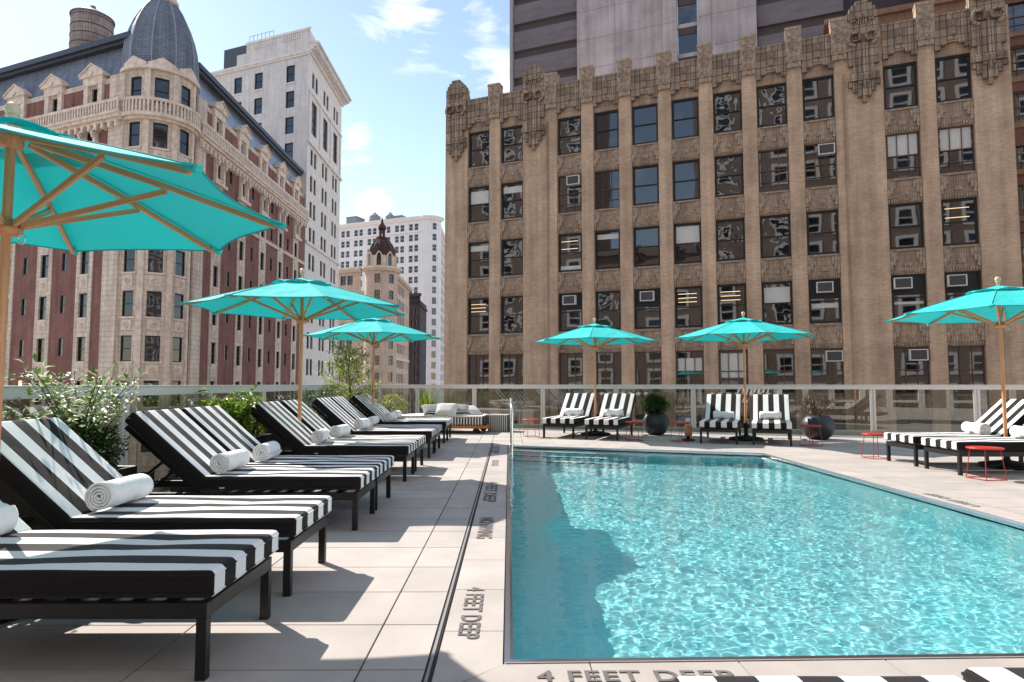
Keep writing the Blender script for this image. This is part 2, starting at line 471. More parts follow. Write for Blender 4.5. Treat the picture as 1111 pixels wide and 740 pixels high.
T['leaf'] = leafmat('leaf_green', (.04, .11, .012), (.34, .46, .06), .42)
T['leaf_pale'] = leafmat('leaf_variegated', (.09, .19, .02), (.74, .80, .52), .38, .45, .95)
T['leaf_dark'] = leafmat('leaf_dark', (.015, .045, .012), (.05, .10, .025))
T['leaf_yellow'] = leafmat('leaf_yellow_green', (.10, .18, .02), (.50, .55, .12), .42)
T['leaf_rust'] = leafmat('leaf_rust', (.05, .055, .02), (.20, .09, .04))
T['bark'] = mat('bark', (.11, .08, .055), .9, var=.3, scale=14, bump=.5)
T['soil'] = mat('soil', (.03, .022, .016), .95)
T['tile'] = brickmat('pool_tile', (.35, .94, .97), (.31, .92, .96), (.45, .95, .97), bw=.1, bh=.1, msize=.005, offset=0, stain=.03, streak=.0, rough=.6, bump=.0)
T['mirror_wall'] = mat('mirrored_brick', (.27, .20, .155), .85, var=.2, scale=.4)
T['street'] = mat('asphalt', (.05, .05, .052), .9, var=.2, scale=.5)
T['ground'] = mat('city_ground', (.38, .35, .32), .9, var=.3, scale=.1)
T['amber'] = mat('amber_glass', (.62, .30, .12), .2, coat=.5)

# canopy fabric: teal, lets light through
def canopymat():
    m, nt, b = newmat('teal_canopy')
    N = nt.nodes.new; L = nt.links.new
    at = N('ShaderNodeAttribute'); at.attribute_name = 'lc'
    n = N('ShaderNodeTexNoise'); n.inputs['Scale'].default_value = 4; n.inputs['Detail'].default_value = 3
    L(at.outputs['Vector'], n.inputs['Vector'])
    b.inputs['Base Color'].default_value = (.06, .74, .72, 1)
    b.inputs['Roughness'].default_value = .8; b.inputs['Specular IOR Level'].default_value = .3
    bn = N('ShaderNodeBump'); bn.inputs['Strength'].default_value = .5; bn.inputs['Distance'].default_value = .05
    L(n.outputs['Fac'], bn.inputs['Height']); L(bn.outputs[0], b.inputs['Normal'])
    tr = N('ShaderNodeBsdfTranslucent'); tr.inputs['Color'].default_value = (.0, .34, .36, 1)
    mx = N('ShaderNodeMixShader'); mx.inputs[0].default_value = .25
    L(b.outputs[0], mx.inputs[1]); L(tr.outputs[0], mx.inputs[2])
    L(mx.outputs[0], nt.nodes['Material Output'].inputs['Surface'])
    return m
T['teal'] = canopymat()

def railglass():
    m, nt, b = newmat('rail_glass')
    N = nt.nodes.new; L = nt.links.new
    tr = N('ShaderNodeBsdfTransparent'); tr.inputs['Color'].default_value = (.44, .47, .44, 1)
    gl = N('ShaderNodeBsdfGlossy'); gl.inputs['Roughness'].default_value = 0.0; gl.inputs['Color'].default_value = (.95, .98, .96, 1)
    fr = N('ShaderNodeFresnel'); fr.inputs['IOR'].default_value = 1.9
    ad = N('ShaderNodeMath'); ad.operation = 'MULTIPLY_ADD'; ad.inputs[1].default_value = 1.0; ad.inputs[2].default_value = 0.07
    L(fr.outputs[0], ad.inputs[0])
    mx = N('ShaderNodeMixShader'); L(ad.outputs[0], mx.inputs[0]); L(tr.outputs[0], mx.inputs[1]); L(gl.outputs[0], mx.inputs[2])
    L(mx.outputs[0], nt.nodes['Material Output'].inputs['Surface'])
    return m
T['glass'] = railglass()

def watermat():
    m, nt, b = newmat('pool_water')
    b.inputs['Base Color'].default_value = (.97, 1.0, 1.0, 1)
    b.inputs['Roughness'].default_value = 0.0
    b.inputs['IOR'].default_value = 1.33
    b.inputs['Transmission Weight'].default_value = 1.0
    return m
T['water'] = watermat()

# ------------------------------------------------------------------ ground, streets, roof slab, deck
GZ = -34.0
def flat(name, poly, z, m, kind='structure'):
    mb = MB(); mb.add([(x, y, z) for x, y in poly], [tuple(range(len(poly)))])
    return tag(mb.build(name, m), kind=kind)
flat('ground', [(-1500, -1500), (1500, -1500), (1500, 1500), (-1500, 1500)], GZ, T['ground'])
flat('road', [(-24, -300), (-6, -300), (-6, 600), (-24, 600)], GZ + .05, T['street'])

A_, B_, C_, D_ = (0, 2.763), (4.23, 2.86), (4.23, 10.85), (0, 12.33)          # pool corners
CW = .31
A2, B2, C2, D2 = (-CW, 2.45), (4.23 + CW, 2.55), (4.23 + CW, 11.06), (-CW, 12.76)

def clip(poly, a, b):
    """keep the part of poly left of the line a->b"""
    out = []
    def side(p): return (b[0] - a[0]) * (p[1] - a[1]) - (b[1] - a[1]) * (p[0] - a[0])
    for i in range(len(poly)):
        p, q = poly[i], poly[(i + 1) % len(poly)]
        sp_, sq = side(p), side(q)
        if sp_ >= 0: out.append(p)
        if sp_ * sq < 0:
            t = sp_ / (sp_ - sq); out.append((p[0] + (q[0] - p[0]) * t, p[1] + (q[1] - p[1]) * t))
    return out
def tiles(mb, region, xs, ys, gap=.0045, z=0.0):
    for i in range(len(xs) - 1):
        for j in range(len(ys) - 1):
            poly = [(xs[i] + gap, ys[j] + gap), (xs[i + 1] - gap, ys[j] + gap), (xs[i + 1] - gap, ys[j + 1] - gap), (xs[i] + gap, ys[j + 1] - gap)]
            for k in range(len(region)):
                poly = clip(poly, region[k], region[(k + 1) % len(region)])
                if len(poly) < 3: break
            if len(poly) >= 3:
                n = len(poly)
                mb.add([(x, y, z) for x, y in poly] + [(x, y, z - .03) for x, y in poly],
                       [tuple(range(n))] + [(a, a + n, (a + 1) % n + n, (a + 1) % n) for a in range(n)])
def rng(a, b, st): return [a + st * i for i in range(int((b - a) / st) + 2)]
FARL = 17.3   # far rail line: y = FARL - .34 x
def fary(x): return FARL - .34 * x
EDGE_L, EDGE_R, EDGE_B = -4.05, 17.0, -6.5
mb = MB()
ysd = rng(2.69 - .49 * 19, 20, .49)
xl = [-.335, -.59] + [-1.505 - .915 * i + 0 for i in range(4)]
xl = sorted([-.335, -.60, -1.505, -2.41, -3.32, -4.23])
tiles(mb, [(EDGE_L, EDGE_B), (-.335, EDGE_B), (-.335, fary(-.335) + .2), (EDGE_L, fary(EDGE_L) + .2)], xl, ysd)
xr = rng(4.555, EDGE_R, .915)
tiles(mb, [(4.555, EDGE_B), (EDGE_R, EDGE_B), (EDGE_R, fary(EDGE_R) + .2), (4.555, fary(4.555) + .2)], xr, ysd)
xm = rng(-.335, 4.6, .61)
tiles(mb, [(-.33, EDGE_B), (4.55, EDGE_B), (4.55, 2.53), (-.33, 2.43)], xm, ysd)
tiles(mb, [(-.33, 12.78), (4.55, 11.08), (4.55, fary(4.55) + .2), (-.33, fary(-.33) + .2)], xm, ysd)
tag(mb.build('deck_pavers', T['paver']), kind='structure')
# base under the joints, with the hole of the pool
mb = MB()
def ring(mb, outer, inner, z):
    n = len(outer)
    mb.add([(x, y, z) for x, y in outer] + [(x, y, z) for x, y in inner], [(i, (i + 1) % n, n + (i + 1) % n, n + i) for i in range(n)])
ring(mb, [(EDGE_L, EDGE_B), (EDGE_R, EDGE_B), (EDGE_R, fary(EDGE_R) + .2), (EDGE_L, fary(EDGE_L) + .2)], [(-.02, 2.743), (4.25, 2.84), (4.25, 10.87), (-.02, 12.355)], -.012)
tag(mb.build('deck_base', T['joint']), kind='structure')
# coping stones round the pool
mb = MB()
def coping(a, b, a2, b2, pitch, off=0.0):
    """strip between inner edge a-b and outer edge a2-b2"""
    a, b, a2, b2 = map(Vector, (a, b, a2, b2))
    L_ = (b - a).length; u = (b - a) / L_
    ts = [-.6] + [off + pitch * i for i in range(int(L_ / pitch) + 3)]
    g = .003
    nrm = Vector((u.y, -u.x))
    if nrm.dot(a2 - a) < 0: nrm = -nrm
    region = [tuple(p) for p in (a, b, b2, a2)]
    ar = sum(region[i][0] * region[(i + 1) % 4][1] - region[(i + 1) % 4][0] * region[i][1] for i in range(4))
    if ar < 0: region = region[::-1]
    for t0, t1 in zip(ts, ts[1:]):
        t1 = min(t1, L_ + .6)
        if t1 - t0 < .02: continue
        P = [a + u * (t0 + g), a + u * (t1 - g), a + u * (t1 - g) + nrm * .6, a + u * (t0 + g) + nrm * .6]
        poly = [tuple(p) for p in P]
        s_ = sum(poly[i][0] * poly[(i + 1) % 4][1] - poly[(i + 1) % 4][0] * poly[i][1] for i in range(4))
        if s_ < 0: poly = poly[::-1]
        for k in range(4):
            poly = clip(poly, region[k], region[(k + 1) % 4])
            if len(poly) < 3: break
        if len(poly) >= 3:
            n = len(poly)
            mb.add([(x, y, 0.0) for x, y in poly] + [(x, y, -.03) for x, y in poly], [tuple(range(n))] + [(i, i + n, (i + 1) % n + n, (i + 1) % n) for i in range(n)])
Ai, Bi, Ci, Di = (-.025, 2.738), (4.255, 2.835), (4.255, 10.88), (-.025, 12.36)
coping(Ai, Di, (A2[0] + .012, A2[1]), (D2[0] + .012, D2[1]), .612, .36)
coping(Ai, Bi, A2, B2, .62, .36)
coping(Bi, Ci, B2, C2, .612, .3)
coping(Di, Ci, D2, C2, .61, .3)
cop = mb.build('pool_coping', T['paver']); tag(cop, kind='structure')
# drain slot between coping and deck, left side
mb = MB(); mb.box(-.334, -.309, 2.2, 12.9, -.02, -.004)
so = mb.build('drain_slot', T['slot']); tag(so, kind='structure')
mb = MB()
for i in range(1): mb.box(-.3285, -.3165, 2.2, 12.9, -.0035, .001)
mb.build('grate_bar', T['grate'], so)
# stainless pool rim
rim = MB()
rim_in = [A_, B_, C_, D_]; rim_out = [(-.018, 2.745), (4.248, 2.842), (4.248, 10.868), (-.018, 12.352)]
def inset(d):
    cx_ = (2.115, 7.2)
    return [(x + (d if x < cx_[0] else -d), y + (d if y < cx_[1] else -d)) for x, y in rim_in]
prof = [(rim_out, -.03), (rim_out, .006), (inset(.006), .008), (inset(.02), -.004), (inset(.02), -.034)]
V = []; F = []
for lp, z in prof: V += [(x, y, z) for x, y in lp]
for k in range(len(prof) - 1):
    for i in range(4):
        F.append((k * 4 + i, k * 4 + (i + 1) % 4, (k + 1) * 4 + (i + 1) % 4, (k + 1) * 4 + i))
rim.add(V, F)
tag(rim.build('pool_rim', T['steel']), kind='structure')
# basin
PD = -1.22
mb = MB(); q = inset(.021)
mb.add([(x, y, PD) for x, y in q] + [(x, y, -.09) for x, y in q], [(0, 1, 2, 3)])
for i in range(4):
    a, b = q[i], q[(i + 1) % 4]
    L_ = math.hypot(b[0] - a[0], b[1] - a[1])
    base = len(mb.v)
    zt_ = -.33 if i in (2, 3) else -.06          # left and far walls cut low, shaped to let refracted sun reach the floor
    mb.add([(a[0], a[1], PD), (a[0], a[1], zt_), (b[0], b[1], zt_), (b[0], b[1], PD)], [(0, 1, 2, 3)])
    for k, s_ in enumerate((0, 0, L_, L_)): mb.l[base + k] = (s_, 0, mb.v[base + k][2])
for k in range(4): mb.l[k] = (mb.v[k][0], 0, mb.v[k][1])
mb.add([(.021, 2.70, -.33), (.021, 12.31, -.33), (4.21, 10.83, -.33), (4.21, 12.3, -.33), (-1.28, 14.0, -.33), (-1.28, 2.70, -.33)], [(0, 1, 4, 5), (1, 2, 3, 4)])  # hidden ledge and back wall added to close the low-cut sides
mb.add([(-1.28, 2.7, -.33), (-1.28, 14.0, -.33), (-1.28, 14.0, -.02), (-1.28, 2.7, -.02)], [(0, 1, 2, 3)])
basin = mb.build('pool_basin', T['tile']); tag(basin, kind='structure')
basin.cycles.is_caustics_receiver = True
mb = MB()
ux, uy = .9436, -.331   # along far edge
for k in range(3):
    d0 = .021 + .0; d1 = .34 * (k + 1); z1 = -.28 * (k + 1) + .0
    W_ = 1.55 + .12 * k
    base = (.024, 12.30)
    p0 = base; p1 = (base[0] + W_, base[1] + W_ * uy / ux)
    n_ = (-.331, -.9436)
    p0b = (.024, base[1] - d1 / .9436); p1b = (p1[0], p1[1] - d1 / .9436)
    zt = -.3 * (k + 1) + .0
    top = [p0b, p1b, p1, p0]
    n = 4
    mb.add([(x, y, zt) for x, y in top] + [(x, y, PD + .002) for x, y in top], [(0, 1, 2, 3), (0, 4, 5, 1), (1, 5, 6, 2)])
steps = mb.build('pool_steps', T['tile']); tag(steps, kind='structure'); steps.cycles.is_caustics_receiver = True
# dark nosing strips on the steps
mb = MB()
for k in range(3):
    d1 = .34 * (k + 1); W_ = 1.55 + .12 * k; zt = -.3 * (k + 1)
    p0 = Vector((.03, 12.30 - d1 / .9436, zt)); p1 = Vector((.024 + W_, 12.30 + W_ * uy / ux - d1 / .9436, zt))
    o_ = Vector((0, .09, 0)); u_ = Vector((0, 0, .004))
    mb.add([p0 + u_ - Vector((0, .004, 0)), p1 + u_ - Vector((0, .004, 0)), p1 + u_ + o_, p0 + u_ + o_, p0 - Vector((0, .004, .05)), p1 - Vector((0, .004, .05))], [(0, 1, 2, 3), (4, 5, 1, 0)])
tag(mb.build('step_nosing', mat('nosing_tile', (.01, .04, .06), .5)), kind='structure')
# water
st = .0148
WX0, WX1 = -1.25, 4.209  # extended unseen under the deck so refracted sunlight resolves beside the walls
nx = int((WX1 - WX0) / st); ny = int(10.7 / st)
V = []; F = []
for j in range(ny + 1):
    for i in range(nx + 1):
        x = WX0 + i * (WX1 - WX0) / nx
        ya = 2.784 + .0229 * x; yb = 13.5 - .3499 * x
        y = ya + (yb - ya) * j / ny
        h = .0036 * noise.noise(Vector((x * 2.3, y * 2.3, 0))) + .0010 * noise.noise(Vector((x * 12, y * 15, 3))) + .00072 * noise.noise(Vector((x * 24, y * 30, 7)))
        V.append((x, y, -.045 + h))
for j in range(ny):
    for i in range(nx):
        a = j * (nx + 1) + i; F.append((a, a + 1, a + nx + 2, a + nx + 1))
mb = MB(); mb.add(V, F, True)
water = mb.build('water', T['water']); tag(water, kind='structure')
water.cycles.is_caustics_caster = True

# roof slab and the hotel block under the deck
mb = MB()
top = [(EDGE_L, EDGE_B), (EDGE_R, EDGE_B), (EDGE_R, fary(EDGE_R) + .2), (EDGE_L, fary(EDGE_L) + .2)]
mb.add([(x, y, -.013) for x, y in top] + [(x, y, GZ) for x, y in top], [(i, i + 4, (i + 1) % 4 + 4, (i + 1) % 4) for i in range(4)])
tag(mb.build('roof_slab', mat('podium_wall', (.25, .23, .21), .8, var=.2)), kind='structure')

# painted depth markings
def marking(txt, x, y, w, h, rot):
    cu = bpy.data.curves.new('marking', 'FONT'); cu.body = txt; cu.size = 1.0
    cu.align_x = 'CENTER'; cu.align_y = 'CENTER'; cu.offset = .018; cu.space_character = 1.08
    to = bpy.data.objects.new('marking', cu); sc.collection.objects.link(to)
    bpy.context.view_layer.update()
    me = bpy.data.meshes.new_from_object(to)
    bpy.data.objects.remove(to)
    xs = [v.co.x for v in me.vertices]; ys_ = [v.co.y for v in me.vertices]
    sx = w / (max(xs) - min(xs)); sy = h / (max(ys_) - min(ys_))
    cxm = (max(xs) + min(xs)) / 2; cym = (max(ys_) + min(ys_)) / 2
    for v in me.vertices:
        v.co = ((v.co.x - cxm) * sx, (v.co.y - cym) * sy, 0)
    at = me.attributes.new('lc', 'FLOAT_VECTOR', 'POINT')
    at.data.foreach_set('vector', [c for v in me.vertices for c in v.co])
    me.materials.clear(); me.materials.append(T['paint'])
    o = bpy.data.objects.new('depth_marking', me); sc.collection.objects.link(o)
    o.location = (x, y, .004); o.rotation_euler = (0, 0, rot); link_child(o, cop)
    return o
marking('4 FEET DEEP', -.185, 3.37, .74, .10, -PI / 2)
marking('NO DIVING', -.185, 5.28, .76, .12, -PI / 2)
marking('4 FEET DEEP', -.19, 7.05, 1.3, .13, -PI / 2)
marking('NO DIVING', -.20, 9.55, .7, .10, -PI / 2)
marking('3 FEET DEEP', -.235, 11.5, 1.3, .13, -PI / 2)
marking('4 FEET DEEP', .50, 2.625, .78, .095, 0)
marking('4 FEET DEEP', 4.41, 6.5, .75, .10, PI / 2)

# ------------------------------------------------------------------ glass balustrades
def balustrade(name, P, ang, x0, x1, posts, label):
    root = empty(name, (P[0], P[1], 0), R(ang), label, 'railing', 'glass railings round the deck')
    mb = MB(); mb.box(x0, x1, -.045, .045, 1.035, 1.125); mb.box(x0, x1, -.055, .055, 1.125, 1.14)
    mb.build('top_rail', T['rail'], root, bevel=.004)
    mb = MB(); mb.box(x0, x1, -.06, .06, -.01, .10)
    mb.build('base_kerb', T['kerb'], root, bevel=.004)
    for p in posts:
        mb = MB(); mb.box(p - .055, p - .012, -.035, .035, .10, 1.035); mb.box(p + .012, p + .055, -.035, .035, .10, 1.035); mb.box(p - .012, p + .012, -.015, .015, .10, 1.035)
        mb.build('post', T['rail'], root)
    ps = [x0] + list(posts) + [x1]
    for a, b in zip(ps, ps[1:]):
        if b - a < .3: continue
        mb = MB(); mb.add([(a + .056, -.006, .10), (b - .056, -.006, .10), (b - .056, -.006, 1.035), (a + .056, -.006, 1.035)], [(0, 1, 2, 3)])
        mb.build('glass_panel', T['glass'], root)
    return root
fa = math.degrees(math.atan(-.34)); k = 1 / math.cos(R(fa))
posts_far = [(x + .93) * k for x in (-2.55, -.93, .90, 2.72, 4.50, 6.35, 8.18, 10.06, 11.9, 13.8)]
balustrade('glass_railing', (-.93, fary(-.93) + .0, 0), fa, (-3.78 + .93) * k, 17.6 * k, posts_far,
           'glass railing with silver top rail along the far end of the pool deck')
balustrade('glass_railing', (-3.80, 0, 0), 90, -6.0, fary(-3.8) - .06, [-4.4, -2.6, -.8, 1.0, 2.8, 4.6, 6.4, 8.2, 10, 11.8, 13.6, 15.4, 17.2],
           'long glass railing behind the left row of loungers')

# ------------------------------------------------------------------ tan brick building
ANG = -22.3
def window_proto(w, h, kind, far=False, wavy=False):
    """a double hung or three-light window, origin at the bottom centre of the opening"""
    fm = T['brown_frame'] if kind == 'multi' else T['black_frame']
    mb = MB(); t = (.11 if not far else .08) if kind != 'multi' else .06
    y0, y1 = -.05, .04
    mb.box(-w / 2, -w / 2 + t, y0, y1, 0, h); mb.box(w / 2 - t, w / 2, y0, y1, 0, h)
    mb.box(-w / 2 + t, w / 2 - t, y0, y1, h - t, h); mb.box(-w / 2 + t, w / 2 - t, y0, y1, 0, t * 1.1)
    mb.box(-w / 2 + t, w / 2 - t, y0 + .01, y1, h * .49, h * .49 + .055)
    if kind == 'multi':
        for k in (1, 2): mb.box(-w / 2 + w * k / 3 - .018, -w / 2 + w * k / 3 + .018, y0 + .02, y1 - .01, t, h - t)
        mb.box(-w / 2 + t, w / 2 - t, y0 + .02, y1 - .01, h * .22, h * .22 + .03)
    o = mb.build('window', fm)
    p = MB(); p.add([(-w / 2 + t, .03, t), (w / 2 - t, .03, t), (w / 2 - t, .03, h - t), (-w / 2 + t, .03, h - t)], [(0, 1, 2, 3)])
    p.build('pane', T['pane_far'] if far else (T['pane_wavy'] if wavy else T['pane']), o)
    return o
def drop(o):
    for c in KIDS.pop(o.name, []): drop(c)
    bpy.data.objects.remove(o)

TP = (0.0, 41.0)
TF = frame(TP, ANG, (0, 41, GZ))
tan = empty('tan_brick_building', (0, 41, GZ), 0, 'tan brick office building with terracotta parapet across the far end of the pool', 'building')
cols = [-2.96 + 2.36 * i for i in range(2)] + [3.29 + 2.36 * i for i in range(7)] + [21.34, 23.68]
cols = [c + .775 for c in cols]
WW, WH, PITCH, TOP0 = 1.55, 2.38, 3.72, 17.95
bays = [(c - .80, c + .80, GZ - 1, 18.62) for c in cols]
mb = MB(TF)
mb.wall(-4.63, 26.85, GZ, 20.05, bays, 0, .2)
mb.box(-4.63, -4.2, .01, 12, GZ, 20.0)
mb.add([(-4.63, 0, GZ), (-4.63, 14, GZ), (-4.63, 14, 20.05), (-4.63, 0, 20.05)], [(0, 1, 2, 3)])
mb.add([(26.85, 0, GZ), (26.85, 0, 20.05), (26.85, 14, 20.05), (26.85, 14, GZ)], [(0, 1, 2, 3)])
mb.add([(-4.63, .3, 19.4), (26.85, .3, 19.4), (26.85, 14, 19.4), (-4.63, 14, 19.4)], [(0, 1, 2, 3)])
mb.add([(-4.63, .35, 19.4), (-4.63, .35, 20.05), (26.85, .35, 20.05), (26.85, .35, 19.4)], [(0, 1, 2, 3)])
mb.build('wall', T['tan'], tan)
# bay backing with window openings
holes = [(c - WW / 2, c + WW / 2, TOP0 - WH - PITCH * r, TOP0 - PITCH * r) for c in cols for r in range(14)]
for c in cols:
    mb = MB(TF); mb.wall(c - .81, c + .81, GZ, 18.64, [h for h in holes if abs((h[0] + h[1]) / 2 - c) < .1], .13, .22)
    mb.build('bay_wall', T['spandrel'], tan)
protos = {'dh': window_proto(WW, WH, 'dh'), 'multi': window_proto(WW, WH, 'multi'), 'wavy': window_proto(WW, WH, 'dh', False, True)}
wavy_at = {(0, 0), (1, 0), (2, 0), (6, 0), (7, 0), (0, 1), (1, 1), (6, 1), (5, 2), (6, 2), (7, 2), (1, 2), (4, 2), (1, 3), (3, 3), (7, 3)}
multi = {(2, 1), (3, 1), (7, 1), (8, 1), (9, 1), (10, 1)}
ac_at = {(2, 1): .28, (8, 1): .30, (2, 3): -.02, (4, 3): .02, (8, 3): .0, (9, 3): -.28, (10, 3): -.28, (8, 4): .35, (9, 4): .28}
blinds = {(9, 1): (.52, 1), (10, 1): (.52, 1), (5, 4): (.52, .85), (6, 4): (.35, .95), (2, 2): (.0, .18), (5, 2): (.5, .95), (0, 2): (.75, .92), (7, 3): (.5, .9), (3, 2): (.78, .93),
          (0, 1): (.5, .9), (1, 1): (.72, .92), (8, 3): (.35, .48), (9, 3): (.36, .44)}
rown = ['top', 'second', 'third', 'fourth', 'fifth']
coln = ['first', 'second', 'third', 'fourth', 'fifth', 'sixth', 'seventh', 'eighth', 'ninth', 'tenth', 'eleventh']
lamp_m = bpy.data.materials.new('office_lamp'); lamp_m.use_nodes = True
lb = lamp_m.node_tree.nodes['Principled BSDF']; lb.inputs['Emission Color'].default_value = (1, .72, .38, 1); lb.inputs['Emission Strength'].default_value = .45; lb.inputs['Base Color'].default_value = (.6, .5, .35, 1)
for r in range(7):
    for i, c in enumerate(cols):
        kd = 'multi' if ((i, r) in multi or r >= 4) else 'dh'
        if kd == 'dh' and (i, r) in wavy_at: kd = 'wavy'
        z = TOP0 - WH - PITCH * r
        o = inst(protos[kd], tan, TF, c, .26, z)
        if (i, r) in blinds:
            a, b = blinds[(i, r)]
            m_ = MB(); m_.box(-.66, .66, .018, .026, WH * a, WH * b - .06); m_.build('blind', T['blind'], o)
        if (i, r) in ac_at and r == 3:
            m_ = MB(); m_.box(-.69, .69, .0, .02, WH * .56, WH - .086); m_.build('infill_panel', T['black_frame'], o)
        if (i, r) in {(6, 3), (5, 3), (10, 2), (0, 3), (2, 2)}:
            m_ = MB()
            for kz in ((.62, .72, .82) if r == 3 else (.6, .8)):
                m_.box(-.6, .45, .022, .028, WH * kz, WH * kz + .035)
            m_.build('ceiling_lights', lamp_m, o)
for p in protos.values(): drop(p)
# stuff windows below
# spandrel ornament (shared mesh)
mb = MB()
for sg in (-1, 1):
    for k, (w_, d_, h_) in enumerate(((.13, .10, .95), (.13, .08, .68), (.13, .06, .42))):
        x0 = sg * (.79 - .135 * k - .002); x1 = sg * (.79 - .135 * k - w_)
        mb.box(min(x0, x1), max(x0, x1), .13 - d_, .128, 1.2 - h_, 1.2)
mb.box(-.16, .16, .07, .128, .42, .62)
for k in range(13): mb.box(-.76 + k * .121, -.76 + k * .121 + .065, .06, .128, .06, .2)
mb.box(-.79, .79, .04, .128, 1.22, 1.30)
sp0 = mb.build('spandrel_ornament', T['terra_relief'])
for r in range(0, 6):
    for c in cols:
        o = inst(sp0, tan, TF, c, 0, TOP0 - WH - PITCH * r - 1.34)
drop(sp0)
# parapet panels over each bay
mb = MB()
hs = [1.75, 1.55, 1.3, 1.3, 1.55, 1.75]
for k, h_ in enumerate(hs):
    x0 = -.78 + k * .26
    mb.box(x0 + .004, x0 + .256, -.075 + .012 * (k % 2), .1, 20.0 - h_, 20.0 + .03)
mb.box(-.14, .14, -.14, -.07, 18.95, 19.75)
for zz in (19.1, 19.35, 19.6):
    mb.tube([(.09 * math.cos(a * .7), -.145, zz + .09 * math.sin(a * .7)) for a in range(8)], .025, 5)
mb.box(-.79, .79, -.10, .36, 20.035, 20.15)
pp0 = mb.build('parapet_panel', T['terra'])
for c in cols: inst(pp0, tan, TF, c, 0, 0)
drop(pp0)
def small_pier():
    mb = MB()
    mb.box(-.405, .405, -.20, .42, 18.9, 20.72); mb.box(-.43, .43, -.23, .44, 20.72, 20.88)
    mb.box(-.36, .36, -.14, 0, 18.6, 18.9)
    for rr in (.3, .2, .1):
        mb.tube([(rr * math.cos(a * PI / 8), -.21, 19.9 + rr * math.sin(a * PI / 8)) for a in range(16)], .035, 5, closed=True)
    for kx in (-.25, 0, .25): mb.box(kx - .07, kx + .07, -.235, -.2, 19.0, 19.5)
    for kx in (-.2, .2): mb.box(kx - .12, kx + .12, -.235, -.2, 20.3, 20.62)
    return mb.build('parapet_pier', [T['terra_relief']])
pier0 = small_pier()
pc = [(cols[0] + cols[1]) / 2, 3.0 - .1] + [(cols[i] + cols[i + 1]) / 2 for i in range(2, 8)] + [19.3, (cols[9] + cols[10]) / 2]
for c in pc: inst(pier0, tan, TF, c, 0, 0)
drop(pier0)
def big_pier(h):
    mb = MB()
    w = .74
    z0 = 18.1
    mb.box(-w, w, -.18, .5, z0, h - .9)
    for k, (ww, zz) in enumerate(((.72, h - .50), (.62, h - .28), (.48, h - .1), (.30, h + .08))):
        mb.box(-ww, ww, -.22 - .012 * k, .45 + .01 * k, h - .9 + .002, zz)
    # fluted shaft
    for k in range(5):
        x = -.40 + k * .2
        mb.box(x - .085, x + .085, -.225 - .014 * (2 - abs(k - 2)), -.18, 16.9 + .16 * abs(k - 2), z0 + 1.05 + .12 * (2 - abs(k - 2)))
    for k in range(7):
        x = -.66 + k * .22; dz = abs(k - 3)
        mb.box(x - .10, x + .10, -.20 + .015 * dz, .0, 16.05 + .3 * dz, 17.25)
    mb.box(-.72, .72, -.26, 0, 17.25, 17.62)
    for k in range(8): mb.tube([(-.6 + .17 * k + .07 * math.cos(a * PI / 4), -.265, 17.44 + .10 * math.sin(a * PI / 4)) for a in range(8)], .025, 5, closed=True)
    # pair of scrolls
    for sg in (-1, 1):
        pts = []
        for t in range(26):
            a = t / 25 * 4.4 * PI / 2
            rr = .38 * (1 - .62 * t / 25)
            pts.append((sg * (.36 + rr * math.cos(-PI / 2 + a) * 1.0 * 1), -.29, 19.55 + rr * 1.1 * math.sin(-PI / 2 + a)))
        mb.tube(pts, [.10 * (1 - .4 * t / 25) for t in range(26)], 6)
    for rr in (.52, .40):
        mb.tube([(rr * math.cos(a * PI / 12), -.25, 20.45 + rr * .62 * math.sin(a * PI / 12)) for a in range(13)], .06, 6)
    for k in range(6):
        mb.tube([(-.3 + .12 * k, -.22, 20.3), (-.3 + .12 * k, -.27, 20.5 + .06 * (2.5 - abs(k - 2.5)))], .045, 5)
    return mb.build('ornamental_pier', T['terra'])
bp0 = big_pier(21.5)
for c in (-3.77, 1.75, 20.42, 25.95): inst(bp0, tan, TF, c, 0, 0)
drop(bp0)
for s_ in (2.62, 19.0 + .42):  # raised dark strips stand in for the shadow gap lines
    mb = MB(TF); mb.box(s_, s_ + .09, -.05, -.004, GZ, 17.8)
    mb.build('shadow_gap_strip', T['spandrel'], tan)
# rooftop brick penthouse, right
mb = MB(TF)
mb.box(19.6, 27.3, 8.5, 13.5, 19.4, 25.0); mb.box(19.3, 27.6, 8.2, 13.8, 25.0, 25.35); mb.box(19.6, 27.3, 8.4, 13.5, 24.0, 24.2)
mb.build('penthouse', T['orange_brick'], tan)
for x0 in (21.2, 23.8):
    mb = MB(TF); mb.box(x0, x0 + 1.4, 8.30, 8.38, 20.4, 23.4); mb.build('penthouse_opening', T['dark_recess'], tan)

